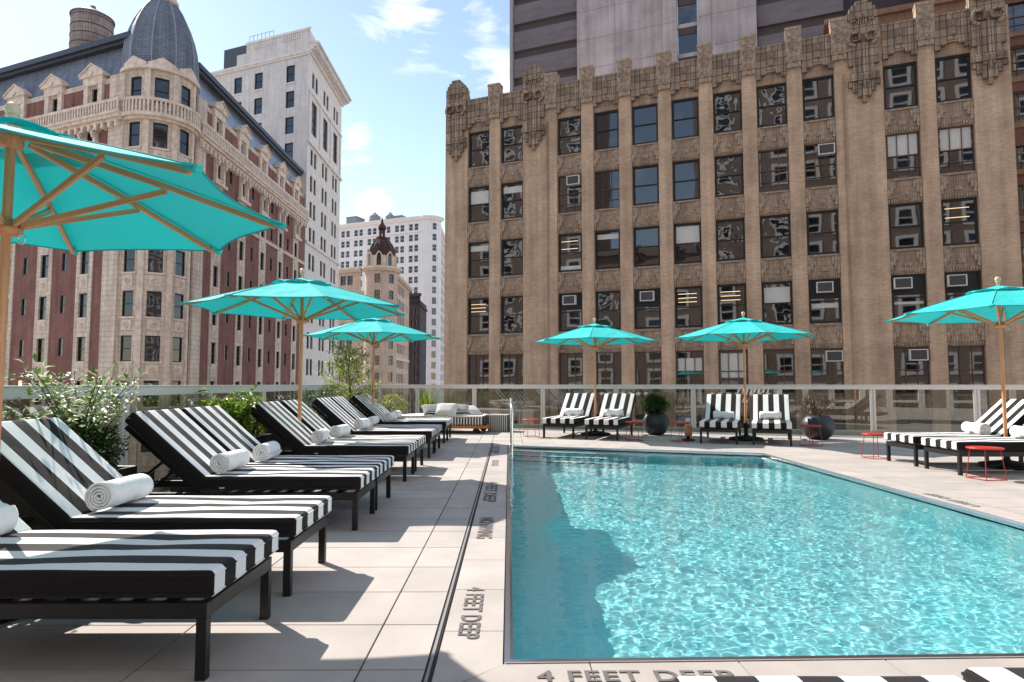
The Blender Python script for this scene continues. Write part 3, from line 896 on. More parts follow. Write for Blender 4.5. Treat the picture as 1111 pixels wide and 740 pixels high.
# air conditioners
mb = MB()
mb.box(-.40, .40, -.38, .20, .0, .50)
ac_m = mat('air_conditioner_metal', (.60, .60, .58), .5, var=.1)
def make_ac():
    root = empty('air_conditioner')
    mb = MB()
    mb.box(-.41, .41, -.36, .0, .0, .05); mb.box(-.41, .41, -.36, .0, .52, .57); mb.box(-.41, -.35, -.36, .0, .05, .52); mb.box(.35, .41, -.36, .0, .05, .52)
    mb.box(-.35, .35, -.02, .0, .05, .52)
    mb.build('casing', ac_m, root)
    mb = MB(); mb.box(-.35, .35, -.33, -.3, .05, .52)
    for k in range(10): mb.box(-.34, .34, -.345, -.33, .07 + k * .044, .09 + k * .044)
    mb.build('grille', mat('ac_grille', (.09, .085, .09), .6), root)
    return root
ac0 = make_ac()
first = True
for (i, r), dx in ac_at.items():
    o = ac0 if first else copy_tree(ac0)
    first = False
    z = TOP0 - PITCH * r - (.76 if r == 3 else .72)
    o.location = Vector((0, 41, GZ)) + TF(Vector((cols[i] + dx, .20, z)))
    o.rotation_euler = (0, 0, R(ANG))
    tag(o, f'white air conditioner in the {rown[r]} window row, {coln[i]} column, of the tan building', 'air conditioner', 'air conditioners in the windows of the tan building')

# ------------------------------------------------------------------ concrete tower behind
nx_, ny_ = -math.sin(R(ANG)), math.cos(R(ANG))
CP = (nx_ * 14, 41 + ny_ * 14)
CF = frame(CP, ANG, (CP[0], CP[1], GZ))
ct = empty('concrete_tower', (CP[0], CP[1], GZ), 0, 'tall grey concrete tower with a dark window strip, behind the tan building', 'building')
mb = MB(CF)
TZ = 62
mb.wall(.6, 15.06, GZ, TZ, [(9.0, 10.62, 20, TZ + 1)], 0, .5)
mb.add([(.6, 0, GZ), (.6, 3, GZ), (.6, 3, TZ), (.6, 0, TZ)], [(0, 1, 2, 3)])
mb.add([(15.06, 0, GZ), (15.06, 0, TZ), (15.06, 3, TZ), (15.06, 3, GZ)], [(0, 1, 2, 3)])
mb.add([(.6, 0, TZ), (15.06, 0, TZ), (15.06, 14, TZ), (.6, 14, TZ)], [(0, 1, 2, 3)])
mb.build('concrete_wall', T['concrete'], ct)
mb = MB(CF)
mb.wall(-5.4, .6, GZ, TZ, [], .6, .1); mb.wall(15.06, 21.0, GZ, TZ, [], .6, .1); mb.wall(21.0, 26.5, GZ, TZ, [], 2.4, .1)
mb.add([(-5.4, .6, GZ), (-5.4, 14, GZ), (-5.4, 14, TZ), (-5.4, .6, TZ)], [(0, 1, 2, 3)])
mb.add([(21, .6, GZ), (21, .6, TZ), (21, 14, TZ), (21, 14, GZ)], [(0, 1, 2, 3)])
mb.build('recess_wall', T['dark_recess'], ct)
mb = MB(CF)
for k in range(20):
    z = 18.6 + 2.5 * k
    mb.box(-5.55, .55, .35, .59, z, z + 1.75)
mb.build('louvre_bank', T['dark_panel'], ct)
mb = MB(CF)
for k in range(20): mb.box(15.1, 21.1, .35, .59, 19.0 + 2.5 * k, 20.7 + 2.5 * k)
mb.build('louvre_bank', T['dark_panel'], ct)
mb = MB(CF); mb.box(-5.75, -5.45, .2, 1.0, GZ, TZ); mb.build('corner_trim', mat('tower_edge', (.30, .30, .33), .6), ct)
m_, pn_ = MB(CF), None
for k in range(17):
    z = 20.1 + 2.5 * k
    fm = MB(CF)
    fm.box(9.0, 10.62, .28, .5, z, z + .32)
    o = fm.build('window_spandrel', T['concrete'] if k % 1 == 0 else None, ct)
    w_ = MB(CF); w_.box(9.05, 10.57, .36, .40, z + .32, z + 2.5)
    w_.build('window', T['pane'], ct)
    b_ = MB(CF); b_.box(9.05, 10.57, .30, .355, z + 1.9, z + 2.48); b_.build('window_head', T['dark_recess'], ct)

# ------------------------------------------------------------------ brown brick building, right
BP = (CP[0], CP[1])
BF = frame(BP, ANG, (BP[0] + 28.5, BP[1] - 12, GZ))
bb = empty('brown_brick_building', (BP[0] + 28.5, BP[1] - 12, GZ), 0, 'dark red-brown brick building at the right edge behind the tan building', 'building')
bw = [(30.75 + 2.9 * i, 30.75 + 2.9 * i + 1.9) for i in range(6)]
rows_b = [(25.05, 27.05), (21.9, 24.0), (18.75, 20.85), (15.55, 17.1), (12.4, 14.45), (9.25, 11.25), (6.1, 8.1), (2.9, 4.9), (-.3, 1.7), (28.2, 30.2), (31.4, 33.4)]
mb = MB(BF)
mb.wall(26.2, 50, GZ, 38, [(a, b, c, d) for a, b in bw for c, d in rows_b], 0, .3)
mb.add([(26.2, 0, GZ), (26.2, 2.3, GZ), (26.2, 2.3, 38), (26.2, 0, 38)], [(0, 1, 2, 3)])
mb.build('wall', T['brown_brick'], bb)
mb = MB(BF)
for c, d in rows_b:
    mb.box(26.2, 50, -.12, -.003, c - .42, c - .08)
mb.build('band_course', T['orange_brick'], bb)
wp = window_proto(1.9, 2.05, 'multi')
for a, b in bw:
    for c, d in rows_b: inst(wp, bb, BF, (a + b) / 2, .2, c)
drop(wp)

# ------------------------------------------------------------------ red brick building with mansard and turret
RR = (-31, 52, GZ)
red = empty('corner_mansard_building', RR, 0, 'red brick and limestone corner building with mansard roof and round turret', 'building')
FF = frame((-31, 52), ANG, RR)
WF = frame((-28, 0), 90, RR)
rows_t = [5.1 + 3.65 * k for k in range(-3, 4)] + [19.6, 22.85]
ATT = (24.95, 26.5)
def mansard_side(F, s0, s1, strips, sm, end_lo, end_hi, tag_):
    """brick wall with limestone strips; strips = window centres"""
    sw = .98
    brick_holes = [(c - sw, c + sw, GZ - 1, 23.3) for c in strips]
    slit = [(c - .3, c + .3, t - 1.6, t) for c in sm for t in rows_t]
    mb = MB(F)
    mb.wall(s0, s1, GZ, 23.3, brick_holes + slit, 0, .1)
    mb.build('brick_wall', T['red'], red)
    mb = MB(F)
    for c in strips:
        mb.wall(c - sw, c + sw, GZ, 23.3, [(c - .52, c + .52, t - 2.05, t) for t in rows_t], -.09, .35)
        mb.add([(c - sw, -.09, GZ), (c - sw, 0, GZ), (c - sw, 0, 23.3), (c - sw, -.09, 23.3)], [(0, 1, 2, 3)])
        mb.add([(c + sw, -.09, GZ), (c + sw, -.09, 23.3), (c + sw, 0, 23.3), (c + sw, 0, GZ)], [(0, 1, 2, 3)])
    # plain limestone at the turret end
    mb.box(end_lo, end_hi, -.12, .4, GZ, 27.1)
    # belt, entablature, attic wall
    mb.box(s0, s1, -.16, -.003, 17.35, 17.75)
    attic = [(c - .42, c + .42, ATT[0], ATT[1]) for c in strips]
    mb.wall(s0, s1, 23.3, 27.1, attic, .18, .3)
    mb.build('limestone_trim', T['lime'], red)
    mb = MB(F)
    mb.box(s0, s1, -.35, .1, 23.0, 23.22); mb.box(s0, s1, -.6, .1, 23.22, 23.5); mb.box(s0, s1, -.75, .1, 23.5, 23.66)
    mb.box(s0, s1, -.62, -.45, 24.55, 24.8); mb.box(s0, s1, -.60, -.48, 23.66, 23.8)
    n = int((s1 - s0) / .34)
    for k in range(n):
        x = s0 + (k + .5) * (s1 - s0) / n
        mb.box(x - .08, x + .08, -.6, -.5, 23.8, 24.55)
    n2 = int((s1 - s0) / .8)
    for k in range(n2):
        x = s0 + (k + .5) * (s1 - s0) / n2
        mb.box(x - .14, x + .14, -.5, 0, 22.45, 23.0)
    mb.build('cornice_balustrade', T['lime_plain'], red)
    mb = MB()
    mb.box(-.62, .62, -.2, -.09, -.15, 0)
    mb.box(-.48, .48, -.14, -.09, -1.15, -.15)
    mb.tube([(.24 * math.cos(a * PI / 5), -.145, -.7 + .24 * math.sin(a * PI / 5)) for a in range(10)], .06, 5, closed=True)
    mb.tube([(0, -.1, -.7), (0, -.2, -.7)], .12, 6)
    sur = mb.build('sill_panel', T['lime_plain'])
    for c in strips:
        for t in rows_t: inst(sur, red, F, c, 0, t - 2.05)
        for sg in (-1, 1):
            mb = MB(F)
            mb.box(c + sg * .8 - .16, c + sg * .8 + .16, -.32, -.09, 20.4, 23.0)
            mb.tube([(c + sg * .8, -.4, 22.6), (c + sg * .8, -.55, 22.3), (c + sg * .8, -.4, 21.9)], .12, 6)
            mb.build('bracket', T['lime_plain'], red)
        mb = MB(F); mb.box(c - 1.3, c + 1.3, -.45, -.09, 20.1, 20.4); mb.build('window_cornice', T['lime_plain'], red)
        mb = MB(F)
        # dormer: side jambs, entablature and pediment
        mb.box(c - 1.15, c - .62, -.05, .18, 24.8, 27.3); mb.box(c + .62, c + 1.15, -.05, .18, 24.8, 27.3)
        mb.box(c - 1.2, c + 1.2, -.1, 1.0, 26.7, 27.4)
        mb.prism([(c - 1.5, 27.4), (c + 1.5, 27.4), (c + 1.5, 27.62), (c, 28.5), (c - 1.5, 27.62)], -.25, 1.1)
        mb.tube([(c - 1.5, -.3, 27.62), (c, -.3, 28.5), (c + 1.5, -.3, 27.62)], .09, 5)
        mb.tube([(c, -.28, 27.65), (c, -.34, 27.66)], .22, 8)
        mb.build('dormer', T['lime_plain'], red)
    drop(sur)
    # brick infill panels in the attic storey
    mb = MB(F)
    edges = sorted(strips)
    gaps = [(a + 1.25, b - 1.25) for a, b in zip(edges, edges[1:])] + [(edges[-1] + 1.25, min(end_lo, s1) - .25 if end_lo > edges[-1] else s1 - .3)] + [(s0 + .3, edges[0] - 1.25)]
    for a, b in gaps:
        if b - a < .4: continue
        mb = MB(F)
        if b - a > 2.0:
            mid = (a + b) / 2
            mb.box(a, mid - .16, .12, .178, 24.85, 26.62); mb.box(mid + .16, b, .12, .178, 24.85, 26.62)
            mb.box(mid - .16, mid + .16, .15, .178, 24.85, 26.62)
        else: mb.box(a, b, .12, .178, 24.85, 26.62)
        mb.build('attic_brick_panel', T['red'], red)
    wp = window_proto(1.04, 2.05, 'dh', True); ws = window_proto(.6, 1.6, 'dh', True); wa = window_proto(.84, ATT[1] - ATT[0], 'dh', True)
    for c in strips:
        for t in rows_t:
            if t > -3: inst(wp, red, F, c, .1, t - 2.05)
        inst(wa, red, F, c, .38, ATT[0])
    for c in sm:
        for t in rows_t:
            if t > 4: inst(ws, red, F, c, .08, t - 1.6)
    for p in (wp, ws, wa): drop(p)
st_f = [-4.98 - 5.15 * i for i in range(5)]
sm_f = [-7.65 - 5.15 * i for i in range(4)]
mansard_side(FF, -28, -1.0, st_f, sm_f, -2.75, -1.0, 'front')
st_w = [61.0, 66.7, 72.4, 78.1, 83.7]
sm_w = [63.9, 69.55, 75.3, 80.9]
mansard_side(WF, 56.6, 87.2, st_w, sm_w, 56.6, 58.3, 'wing')
# mansard roofs (kept apart: slate in front, metal clad on the wing)
mb = MB(FF)
mb.add([(-28, .25, 27.1), (-1.6, .25, 27.1), (-2.1, 1.25, 30.35), (-28, 1.25, 30.35)], [(0, 1, 2, 3)])
mb.add([(-1.6, .25, 27.1), (-1.6, 6, 27.1), (-2.1, 6, 30.35), (-2.1, 1.25, 30.35)], [(0, 1, 2, 3)])
mb.build('slate_roof', T['slate'], red)
mb = MB(WF)
mb.add([(57, .25, 27.1), (87.2, .25, 27.1), (87.2, 1.0, 29.9), (57, 1.0, 29.9)], [(0, 1, 2, 3)])
mb.build('metal_roof', T['slate_metal'], red)
mb = MB(FF)
mb.box(-28, -1.7, .75, 8, 30.35, 30.62); mb.box(-28, -1.5, .5, 8, 30.62, 31.1)
mb.xf = WF
mb.box(57.5, 87.6, .55, 8, 29.9, 30.2); mb.box(57.5, 87.6, .35, 8, 30.2, 30.65)
mb.build('eave', T['eave'], red)
mb = MB(WF)
mb.add([(56.6, .1, GZ), (56.6, 12, GZ), (56.6, 12, 27), (56.6, .1, 27)], [(0, 1, 2, 3)])
mb.add([(87.2, .1, GZ), (87.2, .1, 27), (87.2, 12, 27), (87.2, 12, GZ)], [(0, 1, 2, 3)])
mb.build('end_wall', T['red'], red)
# turret
TC = Vector((-30.4, 54.9)); TR = 2.75
def turret_xf(p):
    a = R(-61) + p.x / TR
    rr = TR - p.y
    return Vector((TC.x + rr * math.cos(a) - RR[0], TC.y + rr * math.sin(a) - RR[1], p.z - RR[2]))
tw = [TR * R(a) for a in (2, -42, 46)]
tholes = [(c - .55, c + .55, t - 2.1, t) for c in tw for t in rows_t] + [(c - .55, c + .55, 24.5, 26.7) for c in tw]
mb = MB(turret_xf)
mb.wall(-TR * 1.75, TR * 1.75, GZ, 27.6, tholes, 0, .3, step=.35)
mb.build('turret_wall', T['lime'], red)
mb = MB(turret_xf)
for (z0, z1, d) in ((23.0, 23.25, .3), (23.25, 23.55, .55), (24.55, 24.8, .5), (27.3, 27.6, .35), (17.35, 17.75, .12)):
    n = 36
    for k in range(n):
        a = -TR * 1.75 + k * TR * 3.5 / n; b = a + TR * 3.5 / n
        y1 = 0.0 if z0 != 24.55 else -.35
        mb.box(a, b, -d, y1, z0, z1)
for k in range(34):
    a = -TR * 1.7 + k * TR * 3.4 / 34
    mb.box(a, a + .14, -.46, -.38, 23.55, 24.55)
for c in tw:
    for t in rows_t:
        mb.box(c - .7, c + .7, -.12, 0, t - 2.25, t - 2.1)
        mb.box(c - .45, c + .45, -.06, 0, t - 3.2, t - 2.4)
        mb.tube([(c + .2 * math.cos(a * PI / 4), -.07, t - 2.8 + .2 * math.sin(a * PI / 4)) for a in range(8)], .05, 5, closed=True)
    mb.prism([(c - 1.0, 27.6), (c, 27.6), (c, 28.35), (c - 1.0, 27.8)], -.35, .1); mb.prism([(c, 27.6), (c + 1.0, 27.6), (c + 1.0, 27.8), (c, 28.35)], -.35, .1)
for c in [TR * R(a) for a in (-20, 24, -64, 68)]:
    mb.box(c - .22, c + .22, -.12, 0, GZ, 27.3)
mb.build('turret_trim', T['lime_plain'], red)
for c in tw:
    for t, h in [(t, 2.1) for t in rows_t if t > -3] + [(26.7, 2.2)]:
        wp = window_proto(1.08, h, 'dh', True)
        link_child(wp, red)
        a = R(-61) + c / TR
        wp.location = turret_xf(Vector((c, .18, t - h))); wp.rotation_euler = (0, 0, a + PI / 2)
mb = MB(); cc = (TC.x - RR[0], TC.y - RR[1], -RR[2])
prof = [(2.78, 27.6), (2.9, 28.5), (2.88, 29.5), (2.74, 30.6), (2.5, 31.6), (2.15, 32.6), (1.72, 33.5), (1.3, 34.15), (1.0, 34.55)]
mb.lathe(prof, cc, 10, False, a0=R(-61) - PI / 10 + R(3), a1=R(-61) - PI / 10 + R(3) + 2 * PI)
# shingles need a running coordinate round the dome
for i, p in enumerate(mb.v):
    a = math.atan2(p[1] - cc[1], p[0] - cc[0]); mb.l[i] = (a * 2.3, 0, p[2])
dome = mb.build('turret_dome', T['slate'], red)
mb = MB()
for k in range(10):
    a = R(-61) - PI / 10 + R(3) + k * PI / 5
    mb.tube([(cc[0] + (r_ + .02) * math.cos(a), cc[1] + (r_ + .02) * math.sin(a), cc[2] + z_) for r_, z_ in prof], .06, 6)
mb.build('dome_ribs', mat('lead_rib', (.28, .31, .36), .5), dome)
mb = MB(); mb.lathe([(1.05, 34.4), (1.2, 34.5), (1.2, 34.75), (1.0, 34.85), (1.0, 35.9), (1.1, 36.0), (1.1, 36.15), (.3, 36.6), (0, 36.7)], cc, 20, True)
mb.build('dome_cap', T['lime_plain'], red)
# tank on its roof
tk = empty('water_tank', (-44.2, 66, 31), 0, 'round wooden rooftop water tank above the mansard roof', 'water tank')
mb = MB(); mb.lathe([(1.95, 0), (1.95, 9.1)], (0, 0, 0), 28, True)
for i, p in enumerate(mb.v): mb.l[i] = (math.atan2(p[1], p[0]) * 1.95, 0, p[2])
mb.build('tank_body', T['tank'], tk)
mb = MB()
for z in range(1, 10): mb.lathe([(1.955, z - .3), (1.99, z - .28), (1.99, z - .24), (1.955, z - .22)], (0, 0, 0), 28)
mb.build('hoops', T['dark_block'], tk)
mb = MB(); mb.lathe([(2.05, 9.0), (2.05, 9.12), (.25, 10.2), (.25, 10.45), (0, 10.5)], (0, 0, 0), 28, False)
mb.build('tank_roof', mat('tank_roof', (.16, .20, .18), .6, var=.2), tk)
tk.location = (-44.0, 66, 30.6)

# ------------------------------------------------------------------ white building with heavy cornice
WR = (-28, 87.5, GZ)
wb = empty('white_brick_building', WR, 0, 'tall white brick building with projecting cornice, behind the mansard roof', 'building')
F1 = frame((-28, 87.7), ANG, WR); F2 = frame((-28, 87.7), 90, WR)
fc = [-3.2, -9.0, -12.9]
fr_ = [46.3 - 3.75 * k for k in range(0, 12)]
mb = MB(F1)
mb.wall(-18, -.0, GZ, 48.0, [(c - .75, c + .75, t - 2.4, t) for c in fc for t in fr_], 0, .25)
mb.wall(-11.6, -.0, 48.0, 51.4, [], .12, .1); mb.wall(-13.4, -11.6, 48.0, 49.8, [], .12, .1)
mb.add([(-18, 0, GZ), (-18, 18, GZ), (-18, 18, 48), (-18, 0, 48)], [(0, 3, 2, 1)])
mb.add([(-11.6, .12, 48), (-11.6, 6, 48), (-11.6, 6, 51.4), (-11.6, .12, 51.4)], [(0, 3, 2, 1)])
mb.build('front_wall', T['white_brick'], wb)
side_holes = []
bays3 = [3.0, 8.6, 14.2]
for b in bays3:
    for t in (45.6, 34.4, 30.6, 26.9, 23.2, 19.5, 15.8, 12.1, 8.4, 4.7, 1.0, -2.7): side_holes += [(b - 1.35, b - .3, t - 2.3, t), (b + .3, b + 1.35, t - 2.3, t)]
    side_holes.append((b - 1.2, b + 1.2, 36.7, 41.5))
mb = MB(F2); mb.wall(0, 17.6, GZ, 51.0, side_holes, 0, .35)
mb.add([(17.6, 0, GZ), (17.6, 0, 51), (17.6, 12, 51), (17.6, 12, GZ)], [(0, 1, 2, 3)])
mb.build('side_wall', T['white_stone'], wb)
mb = MB(F2)
for k in range(3):
    mb.box(-.2 + .0, 17.9 + .3 * k, -.3 - .42 * k, 0.0, 47.6 + .42 * k, 48.02 + .42 * k)
mb.box(-.3, 18.6, -1.45, .0, 48.86, 49.15)
for k in range(34): mb.box(.1 + k * .53, .1 + k * .53 + .26, -1.1, -.72, 48.1, 48.44)
for y_, z0_, z1_ in ((-.3, 34.8, 35.25), (-.2, 42.2, 42.6), (-.25, 20.6, 21)):
    m2 = MB(F2); m2.box(0, 17.7, y_, -.003, z0_, z1_); m2.build('belt_course', T['white_stone'], wb)
for b in (0.6, 5.8, 11.4, 17.0):
    m2 = MB(F2); m2.box(b - .35, b + .35, -.14, -.003, 35.25, 42.2); m2.build('pilaster', T['white_stone'], wb)
mb.build('cornice', T['white_stone'], wb)
mb = MB(F1)
mb.box(-18.2, .15, -.18, -.003, 47.3, 47.6); mb.box(-18.2, .15, -.3, -.003, 47.6, 47.95); mb.box(-11.7, .15, .0, .117, 51.0, 51.35)
for x0, n in ((-10.2, 10), (-4.9, 9)):
    for k in range(n): mb.box(x0 + k * .36, x0 + k * .36 + .16, .02, .117, 50.05, 50.8)
for c in fc: mb.box(c - .85, c + .85, -.1, -.003, 43.6, 43.8)
mb.build('parapet', T['white_stone'], wb)
w1 = window_proto(1.5, 2.4, 'dh', True); w2 = window_proto(1.05, 2.3, 'dh', True); w3 = window_proto(2.4, 4.8, 'multi', True)
for c in fc:
    for t in fr_: inst(w1, wb, F1, c, .16, t - 2.4)
for h in side_holes:
    if h[3] - h[2] > 3: inst(w3, wb, F2, (h[0] + h[1]) / 2, .2, h[2])
    else: inst(w2, wb, F2, (h[0] + h[1]) / 2, .2, h[2])
for p in (w1, w2, w3): drop(p)
mb = MB(F1); mb.box(-17.4, -12.2, 1.5, 6, 48.0, 52.1); mb.build('stair_bulkhead', mat('dark_bulkhead', (.055, .065, .085), .5), wb)
mb = MB(F1)
for k in range(7): mb.tube([(-11.3 + k * .75, .4, 51.4), (-11.3 + k * .75, .4, 52.5)], .03, 5)
mb.tube([(-11.3, .4, 52.4), (-6.8, .4, 52.4)], .03, 5)
mb.build('roof_railing', T['black'], wb)

# ------------------------------------------------------------------ beige building with brown dome
DR = (-23, 120, GZ)
db = empty('domed_beige_building', DR, 0, 'beige stone building with small brown dome, far down the street', 'building')
G1 = frame((-23, 120), ANG, DR); G2 = frame((-23, 0), 90, DR)
rz_ = [21.95 - 3.1 * k for k in range(9)]
c1 = [-9.7, -8.3 + .1]
mb = MB(G1)
h1 = [(c - .6, c + .6, t - 1.75, t) for c in (-13.5, -12, -9.7, -8.1) for t in rz_]
mb.wall(-16, -5.6, GZ, 22.6, h1, 0, .25)
mb.xf = G2
h2 = [(124.8 + 1.9 * k, 124.8 + 1.9 * k + 1.1, t - 2.0, t) for k in range(12) for t in rz_]
mb.wall(122.2, 148, GZ, 22.6, h2, 0, .3)
mb.add([(148, 0, GZ), (148, 0, 22.6), (148, 12, 22.6), (148, 12, GZ)], [(0, 1, 2, 3)])
def dt_xf(p):
    a = R(-67) + p.x / 3.1; rr = 3.1 - p.y
    c0 = G1(Vector((-2.75, 2.6, 0)))
    return Vector((c0.x + rr * math.cos(a), c0.y + rr * math.sin(a), p.z - GZ))
mb.xf = dt_xf
h3 = [(c - .55, c + .55, t - 1.7, t) for c in (-1.4, 1.4, 4.2) for t in rz_]
mb.wall(-5.4, 5.4, GZ, 22.6, h3, 0, .3, step=.5)
mb.build('wall', T['beige'], db)
mb = MB(G1)
mb.box(-16.2, -5.4, -.5, .1, 22.6, 22.95); mb.box(-16.2, -5.4, -.8, .1, 22.95, 23.4)
m2 = MB(G1); m2.box(-16.2, -5.4, -.2, -.003, 6.1, 6.6); m2.build('belt_course', T['beige_plain'], db)
mb.build('cornice', T['beige_plain'], db)
mb = MB(G2)
mb.box(122.2, 148.5, -.5, .1, 22.6, 22.95); mb.box(122.2, 148.5, -.8, .1, 22.95, 23.4)
m2 = MB(G2); m2.box(122.2, 148, -.2, -.003, 6.1, 6.6); m2.build('belt_course', T['beige_plain'], db)
for k in range(40): mb.box(123 + k * .63, 123.3 + k * .63, -.7, -.5, 22.65, 22.93)
mb.build('cornice', T['beige_plain'], db)
mb = MB(dt_xf)
for k in range(26):
    a = -5.4 + k * 10.8 / 26; b = a + 10.8 / 26
    mb.box(a, b, -.5, 0, 22.6, 22.95); mb.box(a, b, -.8, 0, 22.95, 23.4)
mb.build('cornice', T['beige_plain'], db)
for F_, H_, y in ((G1, h1, .16), (G2, h2, .2)):
    pr = {}
    for h in H_:
        if h[3] < -4: continue
        key = (round(h[1] - h[0], 2), round(h[3] - h[2], 2))
        if key not in pr: pr[key] = window_proto(key[0], key[1], 'dh', True)
        if F_ is G2 and h[0] > 141: continue
        inst(pr[key], db, F_, (h[0] + h[1]) / 2, y, h[2])
    for p in pr.values(): drop(p)
for c in (-1.4, 1.4, 4.2):
    for t in rz_:
        if t < -4: continue
        w_ = window_proto(1.1, 1.7, 'dh', True); link_child(w_, db)
        w_.location = dt_xf(Vector((c, .2, t - 1.7))); w_.rotation_euler = (0, 0, R(-67) + c / 3.1 + PI / 2)
c0 = G1(Vector((-2.75, 2.6, 0))); c0z = -GZ
dc = (c0.x, c0.y, c0z)
mb = MB(); mb.lathe([(3.4, 23.4), (2.7, 23.4), (2.7, 25.6)], dc, 24, True)
for k in range(8):
    a = R(-67) + k * PI / 4 + PI / 8
    u = Vector((math.cos(a), math.sin(a), 0)); v_ = Vector((-u.y, u.x, 0)); o_ = Vector(dc) + u * 2.7
    for sg in (-1, 1): mb.bar(o_ + v_ * sg * .55 + Vector((0, 0, 23.4)), o_ + v_ * sg * .55 + Vector((0, 0, 25.4)), .22, .3)
    mb.bar(o_ + v_ * -.7 + Vector((0, 0, 25.4)), o_ + Vector((0, 0, 26.35)), .3, .2); mb.bar(o_ + v_ * .7 + Vector((0, 0, 25.4)), o_ + Vector((0, 0, 26.35)), .3, .2)
mb.build('dome_drum', T['beige_plain'], db)
mb = MB()
for k in range(8):
    a = R(-67) + k * PI / 4 + PI / 8
    u = Vector((math.cos(a), math.sin(a), 0)); v_ = Vector((-u.y, u.x, 0)); o_ = Vector(dc) + u * 2.72
    mb.add([o_ - v_ * .42 + Vector((0, 0, 23.7)), o_ + v_ * .42 + Vector((0, 0, 23.7)), o_ + v_ * .42 + Vector((0, 0, 25.2)), o_ + v_ * .22 + Vector((0, 0, 25.6)), o_ - v_ * .22 + Vector((0, 0, 25.6)), o_ - v_ * .42 + Vector((0, 0, 25.2))], [(0, 1, 2, 3, 4, 5)])
mb.build('dome_window', T['pane_far'], db)
mb = MB(); dp = [(2.62, 25.6), (2.65, 26.2), (2.45, 27.1), (2.0, 28.0), (1.35, 28.8), (.95, 29.1), (1.1, 29.3), (1.1, 29.5), (.6, 29.55)]
mb.lathe(dp, dc, 16, False)
for i, p in enumerate(mb.v): mb.l[i] = (math.atan2(p[1] - dc[1], p[0] - dc[0]) * 2.2, 0, p[2])
for k in range(8):
    a = k * PI / 4
    mb.tube([(dc[0] + (r_ + .03) * math.cos(a), dc[1] + (r_ + .03) * math.sin(a), dc[2] + z_) for r_, z_ in dp[:6]], .1, 5)
mb.build('dome', T['brown_dome'], db)
mb = MB()
for k in range(6):
    a = k * PI / 3
    mb.tube([(dc[0] + .5 * math.cos(a), dc[1] + .5 * math.sin(a), dc[2] + 29.5), (dc[0] + .5 * math.cos(a), dc[1] + .5 * math.sin(a), dc[2] + 31.1)], .11, 5)
mb.lathe([(.75, 31.1), (.8, 31.3), (.75, 31.7), (.35, 32.2), (.2, 32.6), (.25, 32.8), (0, 33.6)], dc, 14, True)
mb.build('lantern', T['brown_dome'], db)

# ------------------------------------------------------------------ distant white tower
ZR = (-20.4, 170, GZ)
zt = empty('white_office_tower', ZR, 0, 'tall white office tower with paired windows beyond the brown dome', 'building')
H1 = frame((-20.4, 170), ANG, ZR); H2 = frame((-20.4, 0), 90, ZR)
pc_ = [-28.0, -23.6, -19.1, -14.6, -10.2, -5.8]
rt = [44.45] + [41.5 - 2.87 * k for k in range(15)]
hz = [(c + d - .62, c + d + .62, t - 1.75, t) for c in pc_ for d in (-.85, .85) for t in rt]
mb = MB(H1)
mb.wall(-31, -2.6, GZ, 46.0, hz, 0, .3)
mb.add([(-31, 0, GZ), (-31, 20, GZ), (-31, 20, 46), (-31, 0, 46)], [(0, 3, 2, 1)])
cw = 2.9
def zc_xf(p):
    c0 = H1(Vector((-2.4, 3.0, 0)))
    a = R(-68) + p.x / 3.0; rr = 3.0 - p.y
    return Vector((c0.x + rr * math.cos(a), c0.y + rr * math.sin(a), p.z - GZ))
mb.xf = zc_xf
hzc = [(-.65 + .5, .65 + .5, t - 1.75, t) for t in rt]
mb.wall(-4.3, 3.7, GZ, 46.0, hzc, 0, .3, step=.5)
mb.xf = H2
hs2 = [(174.6 + 3.6 * k + d, 174.6 + 3.6 * k + d + 1.3, t - 1.9, t) for k in range(10) for d in (0, 1.75) for t in rt]
mb.wall(173.0, 212, GZ, 46.0, hs2, -.25, .3)
mb.add([(212, -.25, GZ), (212, -.25, 46), (212, 15, 46), (212, 15, GZ)], [(0, 1, 2, 3)])
mb.build('wall', T['tower_white'], zt)
mb = MB(H1)
mb.box(-31.3, -3.2, -.55, 0, 45.4, 45.9); mb.box(-31.3, -3.2, -.9, .2, 45.9, 46.3)
for z_ in (42.1, 21.9):
    m2 = MB(H1); m2.box(-31.2, -3.3, -.4, -.003, z_, z_ + .35); m2.build('belt_course', T['tower_trim'], zt)
    m2 = MB(H2); m2.box(172.8, 212, -.6, -.253, z_, z_ + .35); m2.build('belt_course', T['tower_trim'], zt)
mb.build('cornice', T['tower_trim'], zt)
mb = MB(H2)
mb.box(172.8, 212, -.85, -.25, 45.4, 45.9); mb.box(172.8, 212, -1.1, 0, 45.9, 46.3)
for k in range(12):
    m2 = MB(H2); m2.box(173.3 + 3.6 * k - .1, 173.3 + 3.6 * k + .5, -.5, -.253, 0, 42.1); m2.build('pilaster', T['tower_trim'], zt)
mb.build('cornice', T['tower_trim'], zt)
mb = MB(zc_xf)
for k in range(14):
    a = -2.6 + k * 6.3 / 14; b = a + 6.3 / 14
    mb.box(a, b, -.55, 0, 45.4, 45.9); mb.box(a, b, -.9, .2, 45.9, 46.3)
mb.build('cornice', T['tower_trim'], zt)
def flatwin(w, h):
    mb = MB(); mb.mat = 0
    mb.box(-w / 2, -w / 2 + .06, -.03, .03, 0, h); mb.box(w / 2 - .06, w / 2, -.03, .03, 0, h); mb.box(-w / 2 + .06, w / 2 - .06, -.03, .03, h * .48, h * .48 + .07)
    mb.mat = 1
    mb.add([(-w / 2, .02, 0), (w / 2, .02, 0), (w / 2, .02, h), (-w / 2, .02, h)], [(0, 1, 2, 3)])
    return mb.build('window', [T['tower_trim'], T['pane_far']])
big = [('f', h) for h in hz if h[3] > 20 and h[0] > -31] + [('c', h) for h in hzc if h[3] > 3]
